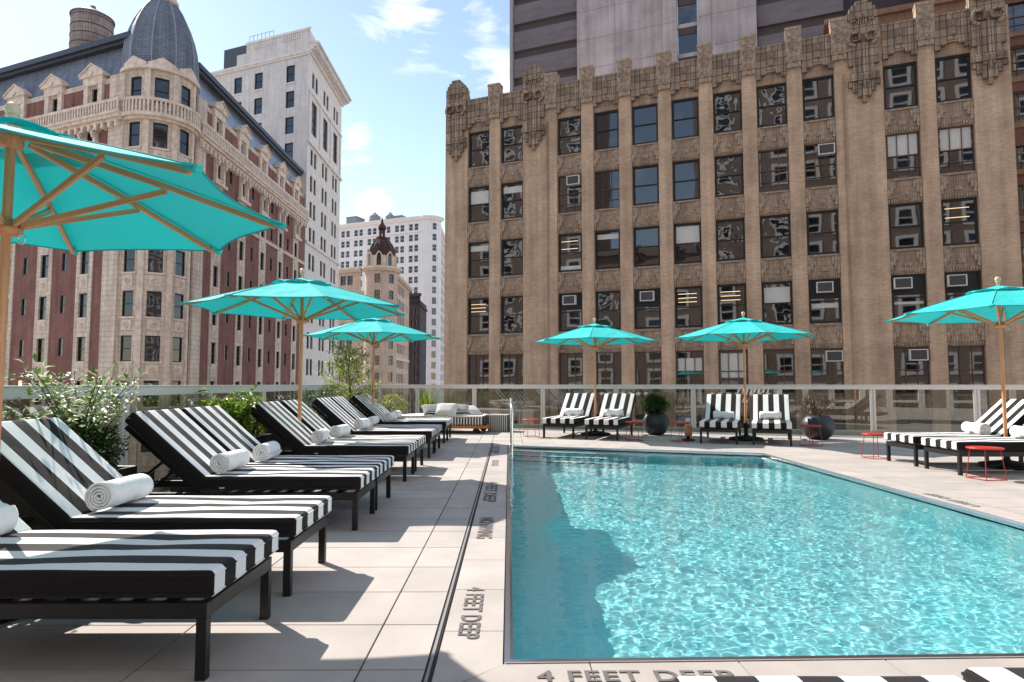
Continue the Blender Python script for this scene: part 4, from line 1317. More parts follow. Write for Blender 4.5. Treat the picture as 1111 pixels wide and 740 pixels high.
big = sorted(big, key=lambda t: -t[1][3])[:99]
fw = flatwin(1.24, 1.75)
done = set()
for kk, h in big:
    done.add((kk,) + h)
    if kk == 'f': inst(fw, zt, H1, (h[0] + h[1]) / 2, .15, h[2])
    else:
        o = copy_tree(fw, zt); o.location = zc_xf(Vector(((h[0] + h[1]) / 2, .15, h[2]))); o.rotation_euler = (0, 0, R(-68) + .5 / 3 + PI / 2)
drop(fw)
mb = MB()
for kk, F_, H_, y in (('f', H1, hz, .17), ('s', H2, hs2, -.08), ('c', zc_xf, hzc, .17)):
    mb.xf = F_
    for h in H_:
        if (kk,) + h in done: continue
        mb.add([(h[0], y, h[2]), (h[1], y, h[2]), (h[1], y, h[3]), (h[0], y, h[3])], [(0, 1, 2, 3)])
tag(mb.build('window', T['pane_far'], zt), kind='stuff')
# roof clutter on the tower
tgm = mat('roof_tank_grey', (.25, .25, .27), .7, var=.2)
for tx, tr_, th_ in ((-17.2, 1.6, 49.0), (-22.4, 1.8, 49.5)):
    mb = MB(H1); mb.lathe([(tr_, 46), (tr_, th_), (tr_ - .4, th_ + .25), (.2, th_ + 1.3)], (tx, 6, 0), 14, True); mb.build('roof_tank', tgm, zt)
for x0, x1, y0, y1, zz in ((-30, -26.5, 3, 7, 49.2), (-15.5, -12, 4, 8, 48.3)):
    mb = MB(H1); mb.box(x0, x1, y0, y1, 46, zz); mb.box(x0 - .15, x1 + .15, y0 - .15, y1 + .15, zz, zz + .2); mb.build('roof_bulkhead', tgm, zt)

# ------------------------------------------------------------------ narrow dark block and far pale block
KR = (-22.5, 152, GZ)
kb = empty('dark_narrow_building', KR, 0, 'narrow dark brick building between the domed building and the white tower', 'building')
K1 = frame((-24.5, 152.8), ANG, KR)
K2 = frame((-20.9, 0), 90, KR)
hk = [(.5 + 1.0 * k, 1.05 + 1.0 * k, t - 1.4, t) for k in range(3) for t in [19 - 2.6 * j for j in range(8)]]
mb = MB(K1); mb.wall(0, 3.9, GZ, 22.5, hk, 0, .3); mb.box(-.2, 4.2, -.5, 0, 21.9, 22.6)
mb.xf = K2; mb.wall(151.3, 163, GZ, 21.0, [], 0, .3); mb.box(151.3, 163, -.3, 0, 19.5, 20.0)
mb.box(151.3, 163, 0.1, 3, 20.6, 21.0)
mb.build('wall', T['dark_block'], kb)
mb = MB(K1)
for h in hk: mb.add([(h[0], .2, h[2]), (h[1], .2, h[2]), (h[1], .2, h[3]), (h[0], .2, h[3])], [(0, 1, 2, 3)])
tag(mb.build('window', T['pane_far'], kb))
PR_ = (-27, 262, GZ)
pb = empty('pale_far_building', PR_, 0, 'pale grey building at the far end of the street, beside the tan building', 'building')
P1 = frame((-30, 262), ANG, PR_)
hp = [(1 + 2.1 * k, 2.1 + 2.1 * k, t - 1.8, t) for k in range(9) for t in [48 - 3.3 * j for j in range(15)]]
mb = MB(P1); mb.wall(-8, 22, GZ, 52, hp, 0, .3); mb.box(-8, 22.2, -.6, .1, 50.6, 51.4); mb.add([(22, 0, GZ), (22, 0, 52), (22, 15, 52), (22, 15, GZ)], [(0, 1, 2, 3)])
mb.build('wall', mat('pale_grey_stone', (.48, .48, .52), .8, var=.12, scale=.6), pb)
mb = MB(P1)
for h in hp: mb.add([(h[0], .2, h[2]), (h[1], .2, h[2]), (h[1], .2, h[3]), (h[0], .2, h[3])], [(0, 1, 2, 3)])
tag(mb.build('window', T['pane_far'], pb), kind='stuff')

# ------------------------------------------------------------------ sunlit block across the street behind, mirrored in the windows
OR_ = (0, -30, GZ)
ob_ = empty('mirrored_building', OR_, 0, 'brown brick building with white window surrounds, mirrored in the tan building windows', 'building')
O1 = frame((44, -36), ANG + 180, OR_)
secs = [(0, 64, 56), (64, 79.5, 21), (79.5, 100, 56)]
ho = []
for u0, u1, top_ in secs:
    n_ = int((u1 - u0 - 1) / 3.6)
    ho += [(u0 + 1.4 + 3.6 * k, u0 + 3.3 + 3.6 * k, t - 2.4, t) for k in range(n_) for t in [top_ - 3 - 3.7 * j for j in range(int((top_ + 6) / 3.7))]]
for u0, u1, top_ in secs:
    mb = MB(O1); mb.wall(u0, u1, GZ, top_, [h for h in ho if u0 < h[0] < u1], 0, .3)
    mb.box(u0, u1, -.6, 1, top_ - .8, top_)
    mb.add([(u0, 0, GZ), (u0, 14, GZ), (u0, 14, top_), (u0, 0, top_)], [(0, 1, 2, 3)]); mb.add([(u1, 0, GZ), (u1, 14, GZ), (u1, 14, top_), (u1, 0, top_)], [(0, 1, 2, 3)])
    mb.build('wall', T['mirror_wall'], ob_)
mb = MB(O1)
for h in ho:
    for a, b, c, d in ((h[0] - .2, h[0] + .16, h[2] - .2, h[3] + .2), (h[1] - .16, h[1] + .2, h[2] - .2, h[3] + .2), (h[0] + .16, h[1] - .16, h[3] - .16, h[3] + .2), (h[0] + .16, h[1] - .16, h[2] - .2, h[2] + .16), (h[0] + .16, h[1] - .16, (h[2] + h[3]) / 2 - .08, (h[2] + h[3]) / 2 + .08)):
        mb.box(a, b, -.08, .2, c, d)
tag(mb.build('window_frame', mat('white_surround', (.85, .82, .78), .7), ob_), kind='stuff')
mb = MB(O1)
for h in ho: mb.add([(h[0], .22, h[2]), (h[1], .22, h[2]), (h[1], .22, h[3]), (h[0], .22, h[3])], [(0, 1, 2, 3)])
tag(mb.build('pane', T['pane_far'], ob_), kind='stuff')

# ------------------------------------------------------------------ sun loungers
def rbox(x0, x1, y0, y1, z0, z1, r, seg=3, xf=None):
    """rounded box as lists of verts/faces (via bmesh)"""
    bm = bmesh.new(); bmesh.ops.create_cube(bm, size=1)
    for v in bm.verts:
        v.co = Vector(((x0 + x1) / 2 + v.co.x * (x1 - x0), (y0 + y1) / 2 + v.co.y * (y1 - y0), (z0 + z1) / 2 + v.co.z * (z1 - z0)))
    bmesh.ops.bevel(bm, geom=bm.edges[:], offset=r, segments=seg, profile=.6, affect='EDGES')
    # extra cuts so that cushions can sag
    bmesh.ops.subdivide_edges(bm, edges=[e for e in bm.edges if e.calc_length() > .3], cuts=5, use_grid_fill=True)
    V = [v.co.copy() for v in bm.verts]; F = [tuple(v.index for v in f.verts) for f in bm.faces]
    bm.free(); return V, F
def make_lounger():
    root = empty('sun_lounger')
    HX = -1.27
    # seat cushion
    V, F = rbox(HX, .03, -.365, .365, .315, .425, .028)
    for v in V:
        v.z += .014 * noise.noise(Vector((v.x * 2.4, v.y * 3, 1))) * (1 if v.z > .37 else 0); v.y += .006 * noise.noise(Vector((v.x * 3, v.y, v.z * 3)))
    mb = MB(); mb.add(V, F, True); sc_o = mb.build('seat_cushion', T['stripe'], root)
    mb = MB()
    for zz in (.405, .334):
        pth = [(HX + .02, -.366, zz), (0.0, -.366, zz), (.024, -.358, zz), (.031, -.335, zz), (.031, .335, zz), (.024, .358, zz), (0, .366, zz), (HX + .02, .366, zz)]
        mb.tube(pth, .0042, 5)
    mb.build('piping', T['stripe'], sc_o)
    mb = MB()
    mb.box(-1.08, -1.04, -.3700, -.3665, .330, .342)
    mb.build('care_tag', mat('care_tag', (.6, .6, .6), .8), sc_o)
    # back cushion
    ang = R(41); c, s_ = math.cos(ang), math.sin(ang)
    V, F = rbox(-.80, .0, -.365, .365, 0, .11, .028)
    mb = MB(); L0 = V[:]
    W = [Vector((HX + .01 + v.x * c - v.z * s_ * .0 - v.z * s_ * -1 * 1 * 1.0, v.y, .335 - v.x * s_ + v.z * c)) for v in V]
    mb.add(W, F, True)
    for i, v in enumerate(V): mb.l[i] = (v.x, v.y, v.z)
    mb.build('back_cushion', T['stripe'], root)
    # frame
    mb = MB()
    for sg in (-1, 1):
        mb.box(-1.98, -.0, sg * .328 - .02, sg * .328 + .02, .235, .295)
    mb.box(-.04, -.0, -.308, .308, .235, .295); mb.box(-1.98, -1.94, -.308, .308, .235, .295); mb.box(HX - .03, HX + .01, -.308, .308, .24, .29)
    for k in range(8): mb.box(-.2 - k * .135, -.14 - k * .135, -.308, .308, .27, .288)
    mb.build('frame', T['black'], root, bevel=.003)
    mb = MB()
    for sg in (-1, 1):
        mb.bar((HX - .0, sg * .29, .30), (HX - .60, sg * .29, .30 + .60 * math.tan(ang) * .98), .03, .04)
    mb.bar((HX - .55, -.3, .77), (HX - .55, .3, .77), .03, .03)
    mb.build('backrest_frame', T['black'], root)
    mb = MB()
    for sg in (-1, 1): mb.bar((HX - .30, sg * .26, .54), (HX - .62, sg * .26, .28), .02, .02)
    mb.bar((HX - .62, -.28, .28), (HX - .62, .28, .28), .02, .02)
    mb.build('backrest_prop', T['black'], root)
    for x in (-.02, -1.5):
        for sg in (-1, 1):
            mb = MB(); mb.box(x - .02, x + .02, sg * .328 - .02, sg * .328 + .02, 0, .235)
            mb.build('leg', T['black'], root)
    return root
lounger0 = make_lounger()
def make_towel():
    mb = MB(); pts = []
    turns = 4.2; n = 90
    for i in range(n + 1):
        t = i / n; a = t * turns * 2 * PI; r = .014 + .074 * t
        pts.append((r * math.cos(a), r * math.sin(a)))
    th = .0125
    inner = [(x * (1 - th / max(math.hypot(x, y), .014)), y * (1 - th / max(math.hypot(x, y), .014))) for x, y in pts]
    L = .42; V = []; F = []
    ys = [-L / 2, -L / 2 + .012, -L / 4, 0, L / 4, L / 2 - .012, L / 2]
    for j, y in enumerate(ys):
        sc_ = .93 if j in (0, len(ys) - 1) else 1 + .02 * math.sin(j * 2.1)
        for x, z in pts: V.append((x * sc_, y + (.01 * math.hypot(x, z) / .078 if j == 0 else 0), z * sc_))
        for x, z in inner: V.append((x, y + (.008 if j == 0 else (-.008 if j == len(ys) - 1 else 0)), z))
    m = 2 * (n + 1)
    for j in range(len(ys) - 1):
        for i in range(n):
            a = j * m + i; F.append((a, a + 1, a + m + 1, a + m))
            b = j * m + n + 1 + i; F.append((b + m, b + m + 1, b + 1, b))
    for i in range(n):
        F.append((i, n + 1 + i, n + 2 + i, i + 1)); e = (len(ys) - 1) * m; F.append((e + i + 1, e + n + 2 + i, e + n + 1 + i, e + i))
    e0 = n; F.append((n, n + m, 2 * n + 1 + m, 2 * n + 1))
    mb.add(V, F, True)
    return mb.build('rolled_towel', T['towel'])
towel0 = make_towel()
nl = nt_ = 0
def place_lounger(x, y, rz, label, tlabel, group, towel=True):
    """x, y: middle of the foot end, head points to local -x"""
    global nl, nt_
    o = lounger0 if nl == 0 else copy_tree(lounger0)
    nl += 1
    o.location = (x, y, 0); o.rotation_euler = (0, 0, rz)
    tag(o, label, 'sun lounger', group)
    if towel:
        t = towel0 if nt_ == 0 else copy_tree(towel0)
        nt_ += 1
        jit = random.uniform(-.02, .03) - (.13 if nt_ == 1 else 0); rr = random.uniform(-.12, .12)
        lx, ly = -1.13 + jit, random.uniform(-.03, .03)
        t.location = (x + lx * math.cos(rz) - ly * math.sin(rz), y + lx * math.sin(rz) + ly * math.cos(rz), .425 + .088)
        t.rotation_euler = (0, random.uniform(0, 6.28), rz + rr)
        tag(t, tlabel, 'towel', 'rolled white towels')
    return o
names = ['nearest', 'second', 'third', 'fourth', 'fifth', 'sixth', 'seventh', 'eighth', 'ninth', 'tenth']
lys = [2.94, 3.94, 5.52, 6.33, 8.07, 8.97, 10.52, 11.4, 13.03, 13.75]
extra = ['half in shade', 'behind the front umbrella pole', 'beside the leafy shrub', 'close beside the third',
         'before the middle umbrella pole', 'behind the middle umbrella pole', 'near the feathery shrub', 'below the small tree', 'before the farthest left umbrella', 'behind the farthest left umbrella']
for i, y in enumerate(lys):
    place_lounger(-1.18 - .008 * i, y, 0, f'striped lounger, {names[i]} in the left row, {extra[i]}',
                  f'rolled white towel on the {names[i]} striped lounger of the left row', 'sun loungers in the left row')
# far row
far = [(1.06, 13.90), (1.92, 13.44), (4.055, 12.545), (4.955, 12.215)]
fx = ['first from the left, left of the far umbrella pole', 'second from the left, beside the bushy round planter', 'third from the left, crossed by a diagonal shadow', 'fourth from the left, beside the reddish potted plant']
fr2 = ['first', 'second', 'third', 'fourth']
fan = R(-22) - PI / 2
for (x, y), t, n_ in zip(far, fx, fr2):
    place_lounger(x, y, fan, f'striped far row lounger, {t}', f'rolled white towel on the {n_} lounger from the left in the far row', 'sun loungers in the far row')
place_lounger(5.70, 8.565, PI, 'striped lounger on the right side of the pool, the nearer one by the red table', 'rolled white towel on the nearer lounger right of the pool, cut by the photo edge', 'sun loungers right of the pool')
place_lounger(5.70, 9.45, PI, 'striped lounger on the right side of the pool, the farther of the two', 'rolled white towel left of the right umbrella pole', 'sun loungers right of the pool')
place_lounger(.77, 1.645, PI / 2, 'foot end of a striped lounger at the bottom edge over the pool coping', None, 'sun loungers at the near side', False)
place_lounger(1.53, 1.69, PI / 2, 'striped lounger at the bottom right corner, black piped corner showing', None, 'sun loungers at the near side', False)

# ------------------------------------------------------------------ umbrellas
def make_umbrella():
    root = empty('patio_umbrella')
    RT, ZT_, ZA, RA = 1.40, 2.13, 2.515, .05
    ph = R(-23.5)
    def rib(k, t, dr=0, dz=0):
        a = ph + k * PI / 4
        r = RA + (RT - RA) * t + dr
        z = ZA + (ZT_ - ZA) * t + .012 * math.sin(PI * t) + dz
        return Vector((r * math.cos(a), r * math.sin(a), z))
    mb = MB(); V = []; F = []
    NT, NS = 12, 8
    for k in range(8):
        b = len(mb.v)
        P = []
        for i in range(NT + 1):
            t = .13 + .87 * i / NT
            for j in range(NS + 1):
                s_ = j / NS
                p = rib(k, t).lerp(rib(k + 1, t), s_)
                sag = math.sin(PI * s_)
                inw = 1 - .055 * sag * t * t
                P.append(Vector((p.x * inw, p.y * inw, p.z - .015 * sag * t + .012 * sag * (t > .9))))
        Fk = [(i * (NS + 1) + j, (i + 1) * (NS + 1) + j, (i + 1) * (NS + 1) + j + 1, i * (NS + 1) + j + 1) for i in range(NT) for j in range(NS)]
        mb.add(P, Fk, True)
        # pocket on the rib tip
        tp = rib(k, 1.0, .012, -.01); tq = rib(k, .94, 0, -.012)
        mb.bar(tq, tp, .036, .034)
    can = mb.build('canopy', T['teal'], root)
    mb = MB()
    for k in range(8):
        mb.tube([rib(k, t, 0, .003) for t in (.24, .5, .75, .99)], .0045, 5)
    for i in range(8):
        e = []
        for j in range(NS + 1):
            p = rib(i, 1).lerp(rib(i + 1, 1), j / NS); sg = math.sin(PI * j / NS)
            e.append(Vector((p.x * (1 - .055 * sg), p.y * (1 - .055 * sg), p.z - .003 * sg)))
        mb.tube(e, .0055, 5)
    mb.build('seam', mat('teal_seam', (.02, .36, .36), .8), can)
    mb = MB()
    for k in range(8):
        P = []
        for i in range(6):
            t = .0 + .25 * i / 5
            for j in range(7):
                s_ = j / 6
                p = rib(k, t, 0, .022 - .01 * t).lerp(rib(k + 1, t, 0, .022 - .01 * t), s_)
                sg = math.sin(PI * s_)
                P.append(Vector((p.x, p.y, p.z + .03 * sg * (i / 5) ** 2)))
        mb.add(P, [(i * 7 + j, (i + 1) * 7 + j, (i + 1) * 7 + j + 1, i * 7 + j + 1) for i in range(5) for j in range(6)], True)
    mb.build('vent_cap', T['teal'], root)
    for k in range(8):
        mb = MB(); mb.bar(rib(k, .03, 0, -.035), rib(k, .5, 0, -.032), .022, .032); mb.bar(rib(k, .5, 0, -.032), rib(k, .965, 0, -.03), .022, .030)
        rb = mb.build('rib', T['wood'], root)
        a = ph + k * PI / 4
        mb = MB(); mb.bar((.065 * math.cos(a), .065 * math.sin(a), 2.0), rib(k, .52, 0, -.055), .020, .030)
        mb.build('strut', T['wood'], rb)
    mb = MB(); mb.tube([(0, 0, .25), (0, 0, 1.25), (0, 0, 2.5)], .0235, 14)
    mb.build('pole', T['wood'], root)
    mb = MB(); mb.lathe([(.0235, 1.94), (.06, 1.95), (.075, 1.965), (.075, 1.985), (.05, 1.99), (.05, 2.03), (.0235, 2.03)], n=18); mb.build('runner', T['wood'], root)
    mb = MB(); mb.lathe([(.0235, 2.42), (.06, 2.43), (.06, 2.49), (.0235, 2.5)], n=18)
    mb.build('hub', T['wood'], root)
    mb = MB(); mb.tube([(.085 + .02 * math.cos(a * PI / 5), 0, 1.925 + .028 * math.sin(a * PI / 5)) for a in range(10)], .0035, 5, closed=True)
    mb.build('pull_ring', T['steel'], root)
    mb = MB(); mb.lathe([(.02, 2.50), (.02, 2.59), (.035, 2.6), (.02, 2.605)], n=14)
    mb.lathe([(.0, 2.598)] + [(.038 * math.sin(a * PI / 10), 2.636 - .038 * math.cos(a * PI / 10)) for a in range(1, 10)] + [(0, 2.674)], n=18)
    mb.build('finial', T['finial'], root)
    mb = MB(); mb.lathe([(0, 0), (.33, .0), (.345, .02), (.33, .05), (.14, .085), (.05, .10), (.04, .12), (.036, .36), (.03, .37), (.0235, .37)], n=36)
    mb.build('base', T['black'], root)
    return root
umb0 = make_umbrella()
U = [(-2.69, 3.42, 0, 'teal market umbrella nearest the camera, cut by the left edge of the photo'),
     (-2.71, 8.42, .12, 'teal umbrella between the fifth and sixth loungers of the left row'),
     (-2.80, 13.38, -.05, 'teal umbrella at the far end of the left row, before the domed building'),
     (1.97, 14.75, .2, 'teal umbrella between the two leftmost loungers of the far row'),
     (4.92, 13.45, .33, 'teal umbrella between the two rightmost loungers of the far row'),
     (6.93, 9.03, -.3, 'teal umbrella over the pair of loungers right of the pool')]
for i, (x, y, rz, lb_) in enumerate(U):
    o = umb0 if i == 0 else copy_tree(umb0)
    o.location = (x, y, 0); o.rotation_euler = (0, 0, rz)
    tag(o, lb_, 'umbrella', 'teal umbrellas round the pool')

# ------------------------------------------------------------------ red wire side tables
def make_table():
    root = empty('side_table')
    mb = MB(); mb.lathe([(0, .365), (.185, .365), (.195, .37), (.195, .382), (.185, .386), (0, .386)], n=28)
    mb.build('tabletop', T['red_wire'], root)
    for k in range(4):
        a = PI / 4 + k * PI / 2
        mb = MB(); mb.tube([(.15 * math.cos(a), .15 * math.sin(a), .365), (.2 * math.cos(a), .2 * math.sin(a), .012)], .0055, 6)
        mb.build('leg', T['red_wire'], root)
    mb = MB(); mb.tube([(.2 * math.cos(PI / 4 + k * PI / 2), .2 * math.sin(PI / 4 + k * PI / 2), .008) for k in range(4)], .0055, 6, closed=True)
    mb.build('foot_ring', T['red_wire'], root)
    return root
tab0 = make_table()
TB = [(.50, 14.3, .3, 'red wire side table left of the far row, in front of the glass'), (2.58, 13.35, .1, 'red wire side table before the bushy round planter'),
      (3.45, 13.05, .4, 'red wire side table beside the amber lantern'), (5.66, 12.15, .2, 'red wire side table before the reddish potted plant'),
      (5.72, 10.12, .1, 'red wire side table behind the right-hand loungers'), (5.80, 7.9, .15, 'red wire side table nearest the camera, right of the pool')]
for i, (x, y, rz, lb_) in enumerate(TB):
    o = tab0 if i == 0 else copy_tree(tab0)
    o.location = (x, y, 0); o.rotation_euler = (0, 0, rz)
    tag(o, lb_, 'side table', 'red wire side tables')

# lantern
ln = empty('lantern', (3.68, 13.3, 0), 0, 'small amber glass lantern with white lid on a black foot', 'lantern')
mb = MB(); mb.lathe([(0, 0), (.13, 0), (.13, .03), (.05, .045), (.03, .1), (0, .1)], n=20); mb.build('foot', T['black'], ln)
mb = MB(); mb.lathe([(0, .1), (.07, .1), (.08, .14), (.075, .30), (.05, .36), (0, .36)], n=20); mb.build('glass', T['amber'], ln)
mb = MB(); mb.lathe([(0, .36), (.05, .36), (.05, .44), (.03, .46), (0, .46)], n=20); mb.build('lid', mat('white_lid', (.7, .7, .7), .4), ln)

# ------------------------------------------------------------------ planting
def leaf(mb, p, d, up, L, W, fold=.25):
    d = d.normalized(); x = d.cross(up)
    if x.length < 1e-3: x = Vector((1, 0, 0))
    x.normalize(); n = x.cross(d).normalized()
    a = p; b = p + d * L * .45 + x * W / 2 + n * W * fold; c = p + d * L - n * L * .12; e = p + d * L * .45 - x * W / 2 + n * W * fold
    m_ = p + d * L * .5
    mb.add([a, b, c, e, m_], [(0, 1, 4), (1, 2, 4), (2, 3, 4), (3, 0, 4)])
def rv(s=1.0): return Vector((random.gauss(0, s), random.gauss(0, s), random.gauss(0, s)))
def bush(mb, c, rad, n, L, W, zs=1.0, hollow=.5):
    for _ in range(n):
        d = rv().normalized(); k = hollow + (1 - hollow) * random.random() ** .6
        k *= .82 + .3 * noise.noise(d * 2.3 + Vector(c))
        p = Vector(c) + Vector((d.x * rad, d.y * rad, d.z * rad * zs)) * k
        leaf(mb, p, (d + rv(.6)), Vector((0, 0, 1)), L * random.uniform(.6, 1.2), W * random.uniform(.7, 1.2))
def branchy(mb, wood, base, h, n_st, spread, L, W, dens, rise=.8):
    for s_ in range(n_st):
        a = random.uniform(0, 2 * PI); tip = Vector((math.cos(a) * spread * random.uniform(.3, 1), math.sin(a) * spread * random.uniform(.3, 1), h * random.uniform(.55, 1)))
        pts = []
        for i in range(7):
            t = i / 6
            pts.append(Vector(base) + Vector((tip.x * t ** 1.4, tip.y * t ** 1.4, tip.z * t ** rise)))
        wood.tube(pts, [.008 * (1 - .7 * i / 6) for i in range(7)], 5)
        for i in range(1, 7):
            for _ in range(dens):
                p = pts[i - 1].lerp(pts[i], random.random())
                d = Vector((random.gauss(0, 1), random.gauss(0, 1), random.gauss(.25, .5)))
                p2 = p + d.normalized() * random.uniform(.02, .10)
                leaf(mb, p2, d, Vector((0, 0, 1)), L * random.uniform(.7, 1.3), W * random.uniform(.7, 1.2))
def plant(name, loc, label, cat, leafm, builder, group=None):
    root = empty(name, loc, 0, label, cat, group)
    lf, wd = MB(), MB()
    builder(lf, wd)
    if wd.v: wd.build('stem', T['bark'], root)
    lf.build('foliage', leafm, root)
    return root
def box_planter(x0, x1, y0, y1, h, label):
    root = empty('planter_box', ((x0 + x1) / 2, (y0 + y1) / 2, 0), 0, label, 'planter', 'black planter boxes along the left railing')
    w, d = (x1 - x0) / 2, (y1 - y0) / 2
    mb = MB(); t = .03
    mb.box(-w, w, -d, -d + t, 0, h); mb.box(-w, w, d - t, d, 0, h); mb.box(-w, -w + t, -d + t, d - t, 0, h); mb.box(w - t, w, -d + t, d - t, 0, h)
    mb.build('box', T['black'], root, bevel=.004)
    mb = MB(); mb.box(-w + t, w - t, -d + t, d - t, .02, h - .05); mb.build('soil', T['soil'], root)
box_planter(-3.55, -2.98, 4.55, 5.25, .50, 'black planter box nearest the camera behind the left loungers')
box_planter(-3.62, -3.12, 7.0, 9.4, .50, 'black planter box second along the left railing')
box_planter(-3.62, -3.12, 10.3, 12.4, .50, 'black planter box third along the left railing')
box_planter(-3.62, -3.12, 13.0, 14.8, .50, 'black planter box under the small tree')
def b1(lf, wd):
    bush(lf, (0, 0, .26), .30, 330, .05, .028, .7)
    branchy(lf, wd, (0, 0, 0), .84, 17, .70, .062, .030, 15)
plant('leafy_shrub', (-3.24, 4.92, .45), 'pale variegated shrub with long sprays in the nearest planter box', 'shrub', T['leaf_pale'], b1)
def b1b(lf, wd): bush(lf, (0, 0, .20), .34, 2400, .05, .03, .85)
plant('leafy_shrub', (-3.2, 4.86, .45), 'dark green undergrowth below the pale variegated sprays', 'shrub', T['leaf_dark'], b1b)
def b2(lf, wd):
    bush(lf, (0, -.35, .24), .38, 1500, .075, .045, .85); bush(lf, (.05, .2, .28), .36, 1100, .07, .042, .85)
    branchy(lf, wd, (0, -.2, 0), .66, 12, .45, .08, .05, 10)
plant('leafy_shrub', (-3.36, 8.0, .45), 'bright green leafy shrub behind the third and fourth left loungers', 'shrub', T['leaf'], b2)
def b2b(lf, wd):
    bush(lf, (0, 0, .22), .36, 700, .05, .02, .6); bush(lf, (0, .6, .22), .34, 500, .05, .02, .6)
plant('low_shrub', (-3.36, 9.05, .45), 'low yellow-green shrub beside the bright leafy one', 'shrub', T['leaf_yellow'], b2b)
def b3(lf, wd):
    bush(lf, (0, -.4, .28), .40, 1500, .05, .014, .9); bush(lf, (0, .4, .3), .42, 1500, .05, .014, .9)
plant('fine_shrub', (-3.36, 11.3, .45), 'dark feathery shrub with fine leaves in the third planter box', 'shrub', T['leaf_dark'], b3)
def b4(lf, wd):
    wd.tube([(0, 0, 0), (.03, .02, .5), (-.02, 0, 1.0), (.02, 0, 1.35)], [.025, .02, .014, .006], 7)
    for k in range(26):
        z = .15 + 1.2 * (k / 26); a = k * 2.4; r = .78 * (1 - .62 * k / 26)
        tip = Vector((r * math.cos(a), r * math.sin(a), z + .22)); b = Vector((0, 0, z))
        wd.tube([b, b.lerp(tip, .5) + Vector((0, 0, .03)), tip], [.008, .006, .003], 4)
        for _ in range(85):
            t = random.random(); p = b.lerp(tip, .25 + .85 * t) + rv(.055)
            leaf(lf, p, rv() + Vector((0, 0, .3)), Vector((0, 0, 1)), .075 * random.uniform(.6, 1.3), .035)
plant('small_tree', (-3.38, 13.7, .45), 'small airy tree with light green leaves before the domed building', 'tree', T['leaf_yellow'], b4)
def b4b(lf, wd):
    bush(lf, (0, 0, .25), .35, 700, .07, .04, .8)
plant('leafy_shrub', (-3.36, 14.3, .45), 'white-edged shrub at the foot of the small tree', 'shrub', T['leaf_pale'], b4b)
# round clipped shrub and spiky plant at the far corner
def pot(name, x, y, r, h, label, group, mtl):
    root = empty(name, (x, y, 0), 0, label, 'planter', group)
    n = 14
    pr = []
    a0, a1 = R(-62), R(52)
    for k in range(n + 1):
        a = a0 + (a1 - a0) * k / n; pr.append((r * math.cos(a), r * math.sin(a) - r * math.sin(a0)))
    hh = pr[-1][1]
    pr = [(0, 0)] + [(q_, z_ * h / hh) for q_, z_ in pr] + [(pr[-1][0] - .03, h), (pr[-1][0] - .035, h - .08), (0, h - .08)]
    mb = MB(); mb.lathe(pr, n=36); mb.build('pot', mtl, root)
    mb = MB(); mb.lathe([(0, h - .06), (r * .55, h - .06)], n=20); mb.build('soil', T['soil'], root)
pot('round_planter', 3.37, 14.85, .30, .50, 'dark round planter holding the bushy green shrub', 'round planters of the far row', T['charcoal'])
pot('round_planter', 6.50, 13.62, .33, .50, 'dark round planter holding the reddish plant', 'round planters of the far row', T['charcoal'])
pot('round_planter', -3.05, 17.1, .26, .40, 'dark round planter with the clipped yellow-green ball', 'round planters in the far left corner', T['charcoal'])
pot('round_planter', -2.15, 17.15, .26, .40, 'dark round planter with the spiky plant behind the daybed', 'round planters in the far left corner', T['charcoal'])
plant('round_shrub', (-3.05, 17.1, .36), 'clipped yellow-green round shrub in the far left corner', 'shrub', T['leaf_yellow'], lambda l, w: bush(l, (0, 0, .22), .42, 1800, .045, .025, .8, .85))
def b6(lf, wd):
    for k in range(70):
        a = random.uniform(0, 2 * PI); d = Vector((math.cos(a) * .5, math.sin(a) * .5, random.uniform(.5, 1.3)))
        leaf(lf, Vector((0, 0, .0)), d, Vector((math.cos(a), math.sin(a), 0)), random.uniform(.45, .75), .045, .1)
plant('spiky_plant', (-2.15, 17.15, .36), 'spiky sword-leaved plant behind the daybed cushions', 'plant', T['leaf'], b6)
def b7(lf, wd):
    bush(lf, (0, 0, .25), .36, 2200, .07, .035, .72, .3)
    branchy(lf, wd, (0, 0, 0), .55, 10, .3, .07, .035, 5)
plant('bushy_shrub', (3.37, 14.85, .44), 'dense dark green shrub in the round planter left of the far loungers', 'shrub', leafmat('leaf_mid', (.02, .055, .008), (.10, .17, .03)), b7)
def b8(lf, wd):
    for k in range(17):
        a = random.uniform(0, 2 * PI); r = random.uniform(.15, .5)
        tip = Vector((r * math.cos(a), r * math.sin(a), random.uniform(.18, .48)))
        pts = [Vector((0, 0, 0)), tip * .55 + Vector((0, 0, .1)), tip]
        wd.tube(pts, [.006, .005, .003], 4)
        for _ in range(11):
            p = tip * random.uniform(.5, 1.05) + rv(.03)
            leaf(lf, p, rv() + Vector((0, 0, .4)), Vector((0, 0, 1)), .12, .026)
plant('rusty_plant', (6.50, 13.62, .44), 'low reddish brown leafy plant in the round planter on the right', 'plant', T['leaf_rust'], b8)

